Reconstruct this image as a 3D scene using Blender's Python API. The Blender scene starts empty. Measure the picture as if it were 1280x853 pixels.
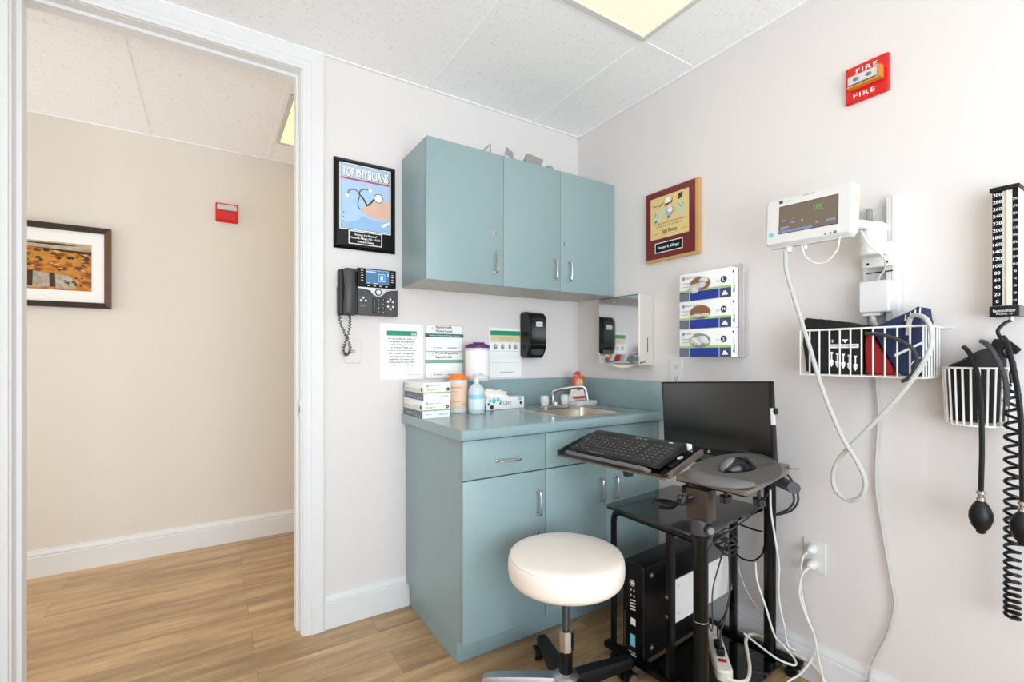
import bpy, bmesh, math, random
from mathutils import Matrix, Vector
random.seed(7)
PI = math.pi
C = bpy.context.scene.collection

# ------------------------------------------------------------------ materials
def lin(c):
    return tuple(((v/255)/12.92 if v/255 <= .04045 else ((v/255+.055)/1.055)**2.4) for v in c)

def mat(name, rgb, rough=.5, metal=0., var=.03, scale=30, bump=0., bscale=200, emit=0., trans=0., alpha=1., coat=0., spec=None, ior=None):
    m = bpy.data.materials.new(name); m.use_nodes = True
    nt = m.node_tree; N = nt.nodes; L = nt.links
    b = N['Principled BSDF']
    tc = N.new('ShaderNodeTexCoord'); no = N.new('ShaderNodeTexNoise')
    no.inputs['Scale'].default_value = scale; no.inputs['Detail'].default_value = 3
    L.new(tc.outputs['Object'], no.inputs['Vector'])
    mx = N.new('ShaderNodeMix'); mx.data_type = 'RGBA'
    l = lin(rgb)
    mx.inputs['A'].default_value = (*[max(0, v*(1-var)) for v in l], 1)
    mx.inputs['B'].default_value = (*[min(1, v*(1+var)) for v in l], 1)
    L.new(no.outputs['Fac'], mx.inputs['Factor']); L.new(mx.outputs['Result'], b.inputs['Base Color'])
    b.inputs['Roughness'].default_value = rough; b.inputs['Metallic'].default_value = metal
    if trans: b.inputs['Transmission Weight'].default_value = trans
    if alpha < 1: b.inputs['Alpha'].default_value = alpha
    if coat: b.inputs['Coat Weight'].default_value = coat; b.inputs['Coat Roughness'].default_value = .08
    if spec is not None: b.inputs['Specular IOR Level'].default_value = spec
    if ior: b.inputs['IOR'].default_value = ior
    if emit:
        b.inputs['Emission Color'].default_value = (*l, 1); b.inputs['Emission Strength'].default_value = emit
    if bump:
        n2 = N.new('ShaderNodeTexNoise'); n2.inputs['Scale'].default_value = bscale
        L.new(tc.outputs['Object'], n2.inputs['Vector'])
        bp = N.new('ShaderNodeBump'); bp.inputs['Strength'].default_value = bump; bp.inputs['Distance'].default_value = .002
        L.new(n2.outputs['Fac'], bp.inputs['Height']); L.new(bp.outputs['Normal'], b.inputs['Normal'])
    return m

WALL = mat('wall_paint', (228,222,219), .75, var=.01, scale=3, bump=.06, bscale=350)
HALLW = mat('hall_paint', (226,219,209), .75, var=.01, scale=3, bump=.06, bscale=350)
TRIM = mat('trim_paint', (229,229,228), .5, var=.01, spec=.3)
TBAR = mat('ceiling_grid_paint', (249,249,248), .6, var=.01)
WHITE = mat('white_plastic', (226,225,222), .4, var=.01)
OFFW = mat('offwhite_plastic', (214,213,209), .45, var=.02)
PAPER = mat('paper_white', (248,248,246), .8, var=.01)
TEAL = mat('teal_laminate', (143,166,168), .38, var=.05, scale=60)
TEALTOP = mat('teal_countertop', (143,167,170), .22, var=.06, scale=90)
TEALU = mat('teal_underside', (188,184,176), .5, var=.03)
CHROME = mat('brushed_nickel', (205,203,200), .22, 1.)
MIRROR = mat('polished_steel', (225,225,226), .06, 1.)
STEEL = mat('satin_steel', (206,198,190), .3, 1.)
BLACK = mat('black_plastic', (15,15,16), .42, var=.1, spec=.35)
BLACKG = mat('black_gloss', (8,8,9), .18, var=.1, spec=.35)
BLACKM = mat('black_metal', (8,8,8), .28, var=.1, spec=.3)
RUBBER = mat('black_rubber', (10,10,11), .45, var=.1, spec=.4)
CHAR = mat('charcoal_plastic', (60,59,60), .42, var=.05)
DCHAR = mat('dark_charcoal_plastic', (38,37,38), .4, var=.06)
KEYS = mat('key_caps', (52,48,46), .45, var=.05)
KEYW = mat('key_legend', (225,225,220), .6)
GREYF = mat('grey_foam', (92,90,88), .85, var=.06, scale=200)
GREYG = mat('grey_gel', (104,102,101), .6, var=.05, scale=150)
CREAM = mat('cream_vinyl', (248,236,224), .42, var=.015, scale=20, bump=.05, bscale=500)
SILVER = mat('cast_aluminium', (190,190,190), .35, 1.)
RED = mat('alarm_red', (214,22,20), .35, var=.04)
CLEAR = mat('clear_lens', (248,247,243), .08, trans=.35)
ACRY = mat('clear_acrylic', (246,246,246), .06, alpha=.14, var=0)
ORANGE = mat('orange_lid', (240,130,40), .4)
PEACH = mat('peach_label', (249,208,176), .55, var=.12, scale=40)
PURPLE = mat('purple_lid', (92,42,110), .4)
BLUEP = mat('royal_blue_print', (22,52,150), .5, var=.15, scale=60)
NAVYP = mat('slate_navy_print', (62,72,112), .5, var=.08)
SLATE = mat('slate_grey_print', (108,112,128), .5, var=.08)
LIME = mat('lime_print', (170,205,120), .5)
PALEG = mat('pale_green_print', (222,226,200), .6)
GREYT = mat('grey_ink', (120,120,120), .7)
LGREYT = mat('pale_grey_ink', (186,186,186), .7)
DARKT = mat('dark_ink', (52,56,58), .7)
GREENP = mat('green_print', (40,150,110), .6, var=.08)
DGREENP = mat('dark_green_print', (40,104,96), .6)
SAGEP = mat('sage_print', (130,178,152), .6)
SAND = mat('sand_print', (228,214,170), .6)
BROWNHOLE = mat('cardboard_inside', (150,98,56), .8)
GLOVE = mat('latex_glove', (214,212,208), .6, var=.08, scale=80, bump=.3, bscale=60)
TISSUE = mat('tissue', (246,240,230), .85, bump=.1)
AQUA = mat('aqua_print', (120,200,222), .5)
BLUEL = mat('bottle_band', (150,206,228), .35)
BOTTLE = mat('frosted_bottle', (232,240,244), .35, trans=.25)
GELB = mat('bottle_gel', (222,234,240), .3)
WOODR = mat('mahogany', (116,10,12), .22, var=.25, scale=25, coat=.5)
GOLD = mat('brass_edge', (222,176,110), .3, .5)
GOLDP = mat('gold_plate', (236,206,140), .4, .15)
SEPIA = mat('sepia_ink', (120,84,50), .6)
PLATEG = mat('pale_mint_ink', (196,214,180), .6)
NAVYC = mat('navy_cuff', (26,44,82), .7, var=.15, scale=90)
REDC = mat('red_cuff', (150,18,24), .65, var=.12, scale=60)
BLKC = mat('black_cuff', (10,10,11), .65, var=.2, scale=80)
CABLEG = mat('grey_cable', (196,195,190), .45)
CABLEW = mat('white_cable', (232,230,224), .45)
CABLEC = mat('cream_cable', (234,226,208), .45)
CABLEB = mat('black_cable', (16,16,17), .45, spec=.35)
CABLED = mat('dark_grey_cable', (56,56,58), .45)
WIREW = mat('white_wire', (240,238,232), .35)
SCREENB = mat('screen_black', (14,12,10), .26, var=.1, spec=.8)
BRACK = mat('bracket_bronze', (74,62,54), .3, .5, var=.1)
MOUSES = mat('mouse_silver', (120,118,116), .32, .6)
CASEST = mat('dispenser_side', (232,228,222), .3, .55)
SOAPB = mat('soap_black', (9,9,10), .24, var=.1, spec=.4)
PSCREEN = mat('phone_screen', (66,104,140), .25, emit=.55)
PSCREEN2 = mat('phone_screen_light', (150,190,230), .25, emit=.6)
MSCREEN = mat('monitor_screen', (112,98,84), .3, emit=.18)
MBAR = mat('monitor_bar', (120,130,165), .3, emit=.2)
MGRN = mat('monitor_green', (90,170,80), .3, emit=.4)
AMBER = mat('amber_lens', (214,140,60), .3)
SKYP = mat('sky_print', (176,204,232), .45, var=.1, scale=12)
LTBLUE = mat('light_blue_print', (150,190,226), .5, var=.1, scale=20)
SKINP = mat('skin_print', (228,184,162), .5, var=.06)
REDP = mat('red_print', (200,60,60), .5)
FRAMEW = mat('dark_walnut_frame', (50,34,26), .35, var=.3, scale=40)
FRAMEB = mat('walnut_bevel', (96,60,36), .4, var=.3, scale=40)
BASEIN = mat('sink_tan_steel', (196,186,172), .28, .85)
HEARTR = mat('heart_red', (208,98,80), .4, var=.25, scale=30)
HEARTP = mat('heart_pink', (232,160,136), .4, var=.15, scale=30)
HEARTY = mat('heart_yellow', (236,206,120), .4)
CREMEST = mat('cream_strip', (240,232,210), .4)
GLASSSH = mat('smoked_shelf', (14,13,12), .1, var=.1, coat=.5)
TANPLAT = mat('tray_board', (112,98,88), .3, var=.08, coat=.3)
GREYP = mat('grey_print', (150,148,145), .6)
COILM = mat('coil_black', (8,8,9), .35, spec=.35)

def lens(name, rgb, e):
    m = mat(name, rgb, .5, var=.01, emit=e); return m
LENS = lens('troffer_lens', (247,234,210), .45)
LENSH = lens('hall_troffer_lens', (255,246,180), .9)

def floor_mat():
    m = bpy.data.materials.new('wood_planks'); m.use_nodes = True
    nt = m.node_tree; N = nt.nodes; L = nt.links; b = N['Principled BSDF']
    tc = N.new('ShaderNodeTexCoord')
    br = N.new('ShaderNodeTexBrick'); br.offset = .37; br.offset_frequency = 2
    br.inputs['Scale'].default_value = 1; br.inputs['Brick Width'].default_value = 1.22; br.inputs['Row Height'].default_value = .152
    br.inputs['Mortar Size'].default_value = .0008; br.inputs['Mortar Smooth'].default_value = .3; br.inputs['Bias'].default_value = 0
    br.inputs['Color1'].default_value = (0,0,0,1); br.inputs['Color2'].default_value = (1,1,1,1); br.inputs['Mortar'].default_value = (.4,.4,.4,1)
    L.new(tc.outputs['Object'], br.inputs['Vector'])
    # per-plank shift of the grain
    sep = N.new('ShaderNodeSeparateColor'); L.new(br.outputs['Color'], sep.inputs['Color'])
    mp = N.new('ShaderNodeMapping'); mp.inputs['Scale'].default_value = (1.9, 17, 1)
    L.new(tc.outputs['Object'], mp.inputs['Vector'])
    vm = N.new('ShaderNodeVectorMath'); vm.operation = 'ADD'
    cmb = N.new('ShaderNodeCombineXYZ'); mu = N.new('ShaderNodeMath'); mu.operation = 'MULTIPLY'; mu.inputs[1].default_value = 37
    L.new(sep.outputs['Red'], mu.inputs[0]); L.new(mu.outputs[0], cmb.inputs['X']); L.new(mu.outputs[0], cmb.inputs['Z'])
    L.new(mp.outputs['Vector'], vm.inputs[0]); L.new(cmb.outputs['Vector'], vm.inputs[1])
    n1 = N.new('ShaderNodeTexNoise'); n1.inputs['Scale'].default_value = 1.; n1.inputs['Detail'].default_value = 6; n1.inputs['Roughness'].default_value = .62; n1.inputs['Distortion'].default_value = .25
    L.new(vm.outputs['Vector'], n1.inputs['Vector'])
    r = N.new('ShaderNodeValToRGB'); e = r.color_ramp.elements
    e[0].position = .27; e[0].color = (*lin((138,108,78)),1); e[1].position = .72; e[1].color = (*lin((208,174,130)),1)
    k = e.new(.5); k.color = (*lin((180,146,106)),1)
    L.new(n1.outputs['Fac'], r.inputs['Fac'])
    n2 = N.new('ShaderNodeTexNoise'); n2.inputs['Scale'].default_value = 3; n2.inputs['Detail'].default_value = 8
    mp2 = N.new('ShaderNodeMapping'); mp2.inputs['Scale'].default_value = (7, 75, 1)
    L.new(tc.outputs['Object'], mp2.inputs['Vector']); L.new(mp2.outputs['Vector'], n2.inputs['Vector'])
    hs = N.new('ShaderNodeHueSaturation'); L.new(r.outputs['Color'], hs.inputs['Color'])
    ma = N.new('ShaderNodeMath'); ma.operation = 'MULTIPLY_ADD'; ma.inputs[1].default_value = .55; ma.inputs[2].default_value = .72
    L.new(n2.outputs['Fac'], ma.inputs[0])
    ma2 = N.new('ShaderNodeMath'); ma2.operation = 'MULTIPLY_ADD'; ma2.inputs[1].default_value = .12; ma2.inputs[2].default_value = -.06
    L.new(sep.outputs['Red'], ma2.inputs[0])
    ad = N.new('ShaderNodeMath'); ad.operation = 'ADD'; L.new(ma.outputs[0], ad.inputs[0]); L.new(ma2.outputs[0], ad.inputs[1])
    L.new(ad.outputs[0], hs.inputs['Value'])
    mx = N.new('ShaderNodeMix'); mx.data_type = 'RGBA'; mx.inputs['B'].default_value = (*lin((112,86,62)),1)
    L.new(br.outputs['Fac'], mx.inputs['Factor']); L.new(hs.outputs['Color'], mx.inputs['A'])
    L.new(mx.outputs['Result'], b.inputs['Base Color'])
    b.inputs['Roughness'].default_value = .36
    bp = N.new('ShaderNodeBump'); bp.inputs['Strength'].default_value = .12; bp.inputs['Distance'].default_value = .002
    L.new(n2.outputs['Fac'], bp.inputs['Height']); L.new(bp.outputs['Normal'], b.inputs['Normal'])
    return m
FLOOR = floor_mat()

def ceil_mat():
    m = bpy.data.materials.new('acoustic_tile'); m.use_nodes = True
    nt = m.node_tree; N = nt.nodes; L = nt.links; b = N['Principled BSDF']
    tc = N.new('ShaderNodeTexCoord')
    v = N.new('ShaderNodeTexNoise'); v.inputs['Scale'].default_value = 110; v.inputs['Detail'].default_value = 4; v.inputs['Roughness'].default_value = .6
    L.new(tc.outputs['Object'], v.inputs['Vector'])
    r = N.new('ShaderNodeValToRGB'); e = r.color_ramp.elements
    e[0].position = .28; e[0].color = (*lin((206,206,204)),1); e[1].position = .40; e[1].color = (*lin((250,250,250)),1)
    L.new(v.outputs['Fac'], r.inputs['Fac']); L.new(r.outputs['Color'], b.inputs['Base Color'])
    b.inputs['Roughness'].default_value = .9
    bp = N.new('ShaderNodeBump'); bp.inputs['Strength'].default_value = .25; bp.inputs['Distance'].default_value = .002
    L.new(v.outputs['Fac'], bp.inputs['Height']); L.new(bp.outputs['Normal'], b.inputs['Normal'])
    return m
CEIL = ceil_mat()

def art_mat():
    m = bpy.data.materials.new('autumn_landscape'); m.use_nodes = True
    nt = m.node_tree; N = nt.nodes; L = nt.links; b = N['Principled BSDF']
    tc = N.new('ShaderNodeTexCoord')
    mp = N.new('ShaderNodeMapping'); mp.inputs['Scale'].default_value = (16,1,34); L.new(tc.outputs['Object'], mp.inputs['Vector'])
    n = N.new('ShaderNodeTexNoise'); n.inputs['Scale'].default_value = 1.; n.inputs['Detail'].default_value = 8; n.inputs['Roughness'].default_value = .7
    L.new(mp.outputs['Vector'], n.inputs['Vector'])
    r = N.new('ShaderNodeValToRGB'); e = r.color_ramp.elements
    e[0].position = .3; e[0].color = (*lin((62,30,16)),1); e[1].position = .75; e[1].color = (*lin((232,190,80)),1)
    for p, c in ((.42,(150,74,26)),(.52,(206,136,42)),(.62,(196,150,70))):
        k = e.new(p); k.color = (*lin(c),1)
    L.new(n.outputs['Fac'], r.inputs['Fac']); L.new(r.outputs['Color'], b.inputs['Base Color']); b.inputs['Roughness'].default_value = .3
    return m
ART = art_mat()
ARTS = mat('landscape_sky', (190,174,146), .35, var=.8, scale=30)
ARTR = mat('landscape_rock', (176,166,150), .35, var=.7, scale=60)
ARTD = mat('landscape_dark', (62,40,28), .35, var=.4, scale=30)

# ------------------------------------------------------------------ mesh builder
def Fr(o, ex, ey):
    ex = Vector(ex).normalized(); ey = Vector(ey).normalized(); ez = ex.cross(ey)
    M = Matrix.Identity(4)
    for i in range(3): M[i][0] = ex[i]; M[i][1] = ey[i]; M[i][2] = ez[i]; M[i][3] = o[i]
    return M
I4 = Matrix.Identity(4)
def FB(x=0, z=0, y=0): return Fr((x,y,z), (1,0,0), (0,0,1))      # wall facing the room: local x right, y up, z out
def FR(y=0, z=0, x=0): return Fr((x,y,z), (0,-1,0), (0,0,1))     # right-hand wall: local x runs toward the camera
def FZ(o, deg=0):
    a = math.radians(deg); return Fr(o, (math.cos(a), math.sin(a), 0), (-math.sin(a), math.cos(a), 0))

_txt = {}
def text_mesh(s, space=1.):
    k = (s, space)
    if k not in _txt:
        cu = bpy.data.curves.new('t', 'FONT'); cu.body = s; cu.size = 1; cu.resolution_u = 2; cu.space_character = space
        o = bpy.data.objects.new('t', cu); C.objects.link(o)
        me = bpy.data.meshes.new_from_object(o.evaluated_get(bpy.context.evaluated_depsgraph_get()))
        vs = [v.co.copy() for v in me.vertices]; fs = [tuple(p.vertices) for p in me.polygons]
        bpy.data.objects.remove(o); bpy.data.curves.remove(cu); bpy.data.meshes.remove(me)
        _txt[k] = (vs, fs)
    return _txt[k]

def smooth_path(pts, n=6):
    P = [Vector(p) for p in pts]
    if len(P) < 3: return P
    out = []
    for i in range(len(P)-1):
        p0 = P[i-1] if i else P[0]*2-P[1]; p1, p2 = P[i], P[i+1]; p3 = P[i+2] if i+2 < len(P) else P[-1]*2-P[-2]
        for k in range(n):
            t = k/n
            out.append(.5*((2*p1)+(p2-p0)*t+(2*p0-5*p1+4*p2-p3)*t*t+(3*p1-p0-3*p2+p3)*t**3))
    out.append(P[-1]); return out

class MB:
    def __init__(s, F=None):
        s.bm = bmesh.new(); s.mats = []; s.F = F or I4; s.mi = 0
    def m(s, mt):
        if mt not in s.mats: s.mats.append(mt)
        s.mi = s.mats.index(mt); return s
    def face(s, vs):
        try: f = s.bm.faces.new(vs); f.material_index = s.mi; return f
        except ValueError: return None
    def prism(s, pts, z0, z1, F=None, pts2=None):
        F = F or s.F; pts2 = pts2 or pts
        a = [s.bm.verts.new(F @ Vector((x,y,z0))) for x,y in pts]; b = [s.bm.verts.new(F @ Vector((x,y,z1))) for x,y in pts2]
        n = len(pts); s.face(a[::-1]); s.face(b)
        for i in range(n): s.face((a[i], a[(i+1)%n], b[(i+1)%n], b[i]))
        return a+b
    def box(s, x0,x1,y0,y1,z0,z1, bev=0, F=None, seg=2):
        vs = s.prism([(x0,y0),(x1,y0),(x1,y1),(x0,y1)], z0, z1, F)
        if bev:
            es = list({e for v in vs for e in v.link_edges})
            r = bmesh.ops.bevel(s.bm, geom=es, offset=bev, segments=seg, affect='EDGES', profile=.5)
            for f in r['faces']: f.material_index = s.mi
        return s
    def rpts(s, x0,x1,y0,y1,r,n=5):
        o = []
        for cx,cy,a in ((x1-r,y0+r,-90),(x1-r,y1-r,0),(x0+r,y1-r,90),(x0+r,y0+r,180)):
            for i in range(n+1):
                t = math.radians(a+90*i/n); o.append((cx+r*math.cos(t), cy+r*math.sin(t)))
        return o
    def rr(s, x0,x1,y0,y1,z0,z1,r, F=None, inset=0, n=5):
        p = s.rpts(x0,x1,y0,y1,r,n)
        if inset:
            q = s.rpts(x0+inset,x1-inset,y0+inset,y1-inset,max(r-inset,.0005),n)
            zm = z1-inset if z1 > z0 else z1+inset
            F = F or s.F
            rings = [[s.bm.verts.new(F @ Vector((x,y,z))) for x,y in pp] for pp,z in ((p,z0),(p,zm),(q,z1))]
            k = len(p); s.face(rings[0][::-1]); s.face(rings[2])
            for a,b in zip(rings, rings[1:]):
                for i in range(k): s.face((a[i],a[(i+1)%k],b[(i+1)%k],b[i]))
        else: s.prism(p, z0, z1, F)
        return s
    def lathe(s, prof, n=28, F=None, sx=1, sy=1):
        F = F or s.F; rings = []
        for r,z in prof:
            if r < 1e-6: rings.append([s.bm.verts.new(F @ Vector((0,0,z)))])
            else: rings.append([s.bm.verts.new(F @ Vector((r*sx*math.cos(2*PI*i/n), r*sy*math.sin(2*PI*i/n), z))) for i in range(n)])
        for a,b in zip(rings, rings[1:]):
            for i in range(n):
                j = (i+1)%n
                if len(a) == 1 and len(b) == 1: continue
                if len(a) == 1: s.face((a[0], b[j], b[i])) if False else s.face((a[0], b[i], b[j]))
                elif len(b) == 1: s.face((a[i], a[j], b[0]))
                else: s.face((a[i], a[j], b[j], b[i]))
        if len(rings[0]) > 1: s.face(rings[0][::-1])
        if len(rings[-1]) > 1: s.face(rings[-1])
        return s
    def cyl(s, p0, p1, r, r1=None, n=16, F=None):
        F = F or s.F; a = F @ Vector(p0); b = F @ Vector(p1); d = b-a
        q = d.to_track_quat('Z','Y').to_matrix().to_4x4(); q.translation = a
        return s.lathe([(r,0),(r if r1 is None else r1, d.length)], n, q)
    def tube(s, pts, r, n=8, sub=6, closed=False, F=None, flat=None):
        F = F or s.F
        P = [F @ Vector(p) for p in pts]
        if sub > 1: P = smooth_path(P, sub)
        if closed: P = P[:-1] if (P[0]-P[-1]).length < 1e-6 else P
        rings = []; up = None
        for i,p in enumerate(P):
            if closed: t = P[(i+1)%len(P)]-P[i-1]
            else: t = (P[min(i+1,len(P)-1)]-P[max(i-1,0)])
            if t.length < 1e-9: t = Vector((0,0,1))
            t.normalize()
            if up is None: up = t.orthogonal().normalized()
            else:
                up = (up - t*up.dot(t))
                up = up.normalized() if up.length > 1e-6 else t.orthogonal().normalized()
            w = t.cross(up)
            rings.append([s.bm.verts.new(p + up*r*math.cos(2*PI*k/n) + w*r*math.sin(2*PI*k/n)) for k in range(n)])
        pr = list(zip(rings, rings[1:])) + ([(rings[-1], rings[0])] if closed else [])
        for a,b in pr:
            for k in range(n): s.face((a[k], a[(k+1)%n], b[(k+1)%n], b[k]))
        if not closed: s.face(rings[0][::-1]); s.face(rings[-1])
        return s
    def ball(s, c, r, F=None, n=16, m=10, fn=None):
        F = F or s.F; r = (r,r,r) if not isinstance(r, tuple) else r; rings = []
        for i in range(m+1):
            th = PI*i/m
            ring = []
            for k in range(n if 0 < i < m else 1):
                ph = 2*PI*k/n
                d = Vector((math.sin(th)*math.cos(ph), math.sin(th)*math.sin(ph), -math.cos(th)))
                p = Vector((c[0]+d.x*r[0], c[1]+d.y*r[1], c[2]+d.z*r[2]))
                if fn: p = fn(p)
                ring.append(s.bm.verts.new(F @ p))
            rings.append(ring)
        for a,b in zip(rings, rings[1:]):
            for k in range(n):
                j = (k+1)%n
                if len(a) == 1: s.face((a[0], b[j], b[k]))
                elif len(b) == 1: s.face((a[k], a[j], b[0]))
                else: s.face((a[k], a[j], b[j], b[k]))
        return s
    def text(s, t, x, y, h, z=.0008, w=None, al='c', F=None, space=1., shear=0, bold=0):
        F = F or s.F; vs, fs = text_mesh(t, space)
        if not vs: return s
        x0 = min(v.x for v in vs); x1 = max(v.x for v in vs)
        k = h/.7; kx = k if w is None else w/(x1-x0)
        W = (x1-x0)*kx; ox = x-W/2 if al == 'c' else (x if al == 'l' else x-W)
        for dx in ((0,) if not bold else (-bold, bold)):
            nv = [s.bm.verts.new(F @ Vector((ox+dx+(v.x-x0)*kx+shear*v.y*k, y+v.y*k, z+(.00005 if dx > 0 else 0)))) for v in vs]
            for f in fs: s.face([nv[i] for i in f])
        return s
    def ring(s, x, y, r, w, z=.0008, F=None, n=20):
        F = F or s.F
        a = [s.bm.verts.new(F @ Vector((x+r*math.cos(2*PI*i/n), y+r*math.sin(2*PI*i/n), z))) for i in range(n)]
        b = [s.bm.verts.new(F @ Vector((x+(r-w)*math.cos(2*PI*i/n), y+(r-w)*math.sin(2*PI*i/n), z))) for i in range(n)]
        for i in range(n): s.face((a[i],a[(i+1)%n],b[(i+1)%n],b[i]))
        return s
    def quad(s, x0,x1,y0,y1,z=.0006, F=None): return s.poly([(x0,y0),(x1,y0),(x1,y1),(x0,y1)], z, F)
    def poly(s, pts, z=.0006, F=None):
        F = F or s.F; s.face([s.bm.verts.new(F @ Vector((x,y,z))) for x,y in pts]); return s
    def disc(s, x, y, r, z=.0006, F=None, n=20, ry=None):
        return s.poly([(x+r*math.cos(2*PI*i/n), y+(ry or r)*math.sin(2*PI*i/n)) for i in range(n)], z, F)
    def build(s, name, parent=None, org=None, sharp=.6):
        bm = s.bm; bm.normal_update()
        bmesh.ops.recalc_face_normals(bm, faces=bm.faces[:])
        w = None
        if parent is not None:
            w = Vector((0,0,0)); q = parent
            while q is not None: w += q.location; q = q.parent
        elif org is not None: w = Vector(org)
        else:
            if bm.verts:
                lo = Vector([min(v.co[i] for v in bm.verts) for i in range(3)]); hi = Vector([max(v.co[i] for v in bm.verts) for i in range(3)])
                w = Vector(((lo.x+hi.x)/2, (lo.y+hi.y)/2, lo.z))
            else: w = Vector()
        for v in bm.verts: v.co -= w
        for f in bm.faces: f.smooth = True
        for e in bm.edges:
            if len(e.link_faces) == 2 and e.calc_face_angle(0) > sharp: e.smooth = False
        me = bpy.data.meshes.new(name); bm.to_mesh(me); bm.free()
        for mt in s.mats: me.materials.append(mt)
        o = bpy.data.objects.new(name, me); C.objects.link(o)
        if parent is not None: o.parent = parent
        else: o.location = w
        return o

def tag(o, label=None, cat=None, group=None, kind=None):
    if label: o['label'] = label
    if cat: o['category'] = cat
    if group: o['group'] = group
    if kind: o['kind'] = kind
    return o
def thing(name, label, cat, loc, group=None):
    o = bpy.data.objects.new(name, None); o.empty_display_size = .05; C.objects.link(o); o.location = loc
    return tag(o, label, cat, group)
def struct(mb, name, parent=None):
    o = mb.build(name, parent, None if parent is not None else (0,0,0))
    if parent is None: o['kind'] = 'structure'
    return o
def copy_tree(o, dx, label, parent=None):
    c = o.copy(); C.objects.link(c)
    if parent is None: c.location = o.location + Vector(dx); c['label'] = label
    else: c.parent = parent
    for ch in [x for x in bpy.data.objects if x.parent == o]: copy_tree(ch, dx, label, c)
    return c

H = 2.44
# ================================================================== SETTING
b = MB().m(FLOOR); b.box(-4.2,1.6,-3.5,1.5,-.05,0); struct(b, 'floor')
b = MB().m(CEIL); b.box(-4.2,1.6,-3.5,1.5,H,H+.05)
struct(b, 'ceiling')
b = MB().m(TBAR)
for x in (-.331,-.935,-1.545,-2.155): b.box(x-.011,x+.011,-3.3,-.004,H-.003,H+.001)
for y in (-.79,-2.01): b.box(-2.85,-.001,y-.011,y+.011,H-.0025,H+.001)
b.box(-2.85,-.002,-.016,-.001,H-.004,H); b.box(-.016,-.001,-3.3,-.002,H-.004,H)
for x in (-2.72,-2.115,-1.5,-.9): b.box(x-.011,x+.011,.1,1.31,H-.003,H+.001)
for y in (.375,): b.box(-4.1,1.5,y-.011,y+.011,H-.0025,H+.001)
b.box(-4.1,1.5,1.295,1.309,H-.004,H)
struct(b, 'trim_1')
b = MB().m(WALL)
b.box(-1.497,.12,0,.05,0,H); b.box(-2.85,-2.353,0,.05,0,H); b.box(-2.353,-1.497,0,.05,2.355,H)
b.m(HALLW); b.box(-1.497,1.5,.05,.10,0,H); b.box(-4.1,-2.353,.05,.10,0,H); b.box(-2.353,-1.497,.05,.10,2.355,H)
struct(b, 'wall_back')
b = MB().m(WALL); b.box(0,.12,-3.42,0,0,H); struct(b, 'wall_right')
b = MB().m(WALL); b.box(-2.97,-2.85,-3.42,0.05,0,H); struct(b, 'wall_left')
b = MB().m(WALL)
b.box(-2.85,-2.5,-3.42,-3.3,0,H); b.box(-.55,0,-3.42,-3.3,0,H); b.box(-2.5,-.55,-3.42,-3.3,0,.35); b.box(-2.5,-.55,-3.42,-3.3,2.2,H)
struct(b, 'wall_front')
b = MB().m(TRIM)
for x0,x1 in ((-2.5,-2.45),(-1.55,-1.5),(-.6,-.55)): b.box(x0,x1,-3.39,-3.35,.35,2.2)
for z0,z1 in ((.35,.4),(2.15,2.2)): b.box(-2.45,-.6,-3.39,-3.35,z0,z1)
struct(b, 'added_window_1')  # unseen opening frame added behind the camera to let light in
b = MB().m(HALLW); b.box(-4.2,1.6,1.31,1.43,0,H); struct(b, 'wall_hall')
b = MB().m(HALLW); b.box(-4.2,-4.1,.05,1.31,0,H); struct(b, 'added_hall_end_left')  # added unseen end wall, stops sky light leaking into the hall
b = MB().m(HALLW); b.box(1.5,1.6,.05,1.31,0,H); struct(b, 'added_hall_end_right')  # matching added end wall, keeps outside light out

def base_prof(): return [(0,0),(.015,0),(.015,.106),(.010,.109),(.010,.113),(.0135,.115),(.0125,.124),(.008,.130),(.006,.142),(0,.142)]
def baseboard(name, p0, p1, out):
    p0 = Vector(p0); p1 = Vector(p1); d = (p1-p0).normalized(); o = Vector(out)
    b = MB().m(TRIM)
    F = Matrix.Identity(4)
    for i in range(3): F[i][0] = o[i]; F[i][1] = (0,0,1)[i]; F[i][2] = d[i]; F[i][3] = p0[i]
    b.prism(base_prof(), 0, (p1-p0).length, F); return struct(b, name)
baseboard('baseboard_back', (-1.411,0,0), (-1.036,0,0), (0,-1,0))
baseboard('baseboard_right', (0,-3.3,0), (0,-.60,0), (-1,0,0))
baseboard('baseboard_hall', (-4.1,1.31,0), (1.5,1.31,0), (0,-1,0))
baseboard('baseboard_left', (-2.85,-3.3,0), (-2.85,-.02,0), (1,0,0))
# door casing (profile swept round the opening) and jamb
def casing(side_y, s):
    b = MB().m(TRIM)
    prof = [(0,0),(0,.010),(.010,.012),(.016,.017),(.030,.017),(.034,.020),(.078,.021),(.085,.016),(.085,0)]   # (away from opening, out)
    path = [(-1.494,0,1,0),(-1.494,2.352,1,1),(-2.356,2.352,-1,1),(-2.356,0,-1,0)]
    rings = []
    for x,z,dx,dz in path:
        rings.append([b.bm.verts.new((x+dx*u, side_y-s*v, z+dz*u)) for u,v in prof])
    for a,c in zip(rings, rings[1:]):
        for i in range(len(prof)): j = (i+1)%len(prof); b.face((a[i],a[j],c[j],c[i]))
    b.face(rings[0]); b.face(rings[-1][::-1])
    return b
struct(casing(-.0005, 1), 'trim_2'); struct(casing(.1005, -1), 'trim_3')
b = MB().m(TRIM)
b.box(-1.497,-1.5,-.0,.10,0,2.352); b.box(-2.353,-2.35,0,.10,0,2.352); b.box(-2.35,-1.5,0,.10,2.35,2.354)
b.box(-1.5,-1.512,.045,.10,0,2.35); b.box(-2.35,-2.338,.045,.10,0,2.35); b.box(-2.338,-1.512,.045,.10,2.338,2.35)
jamb = struct(b, 'trim_4')
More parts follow.
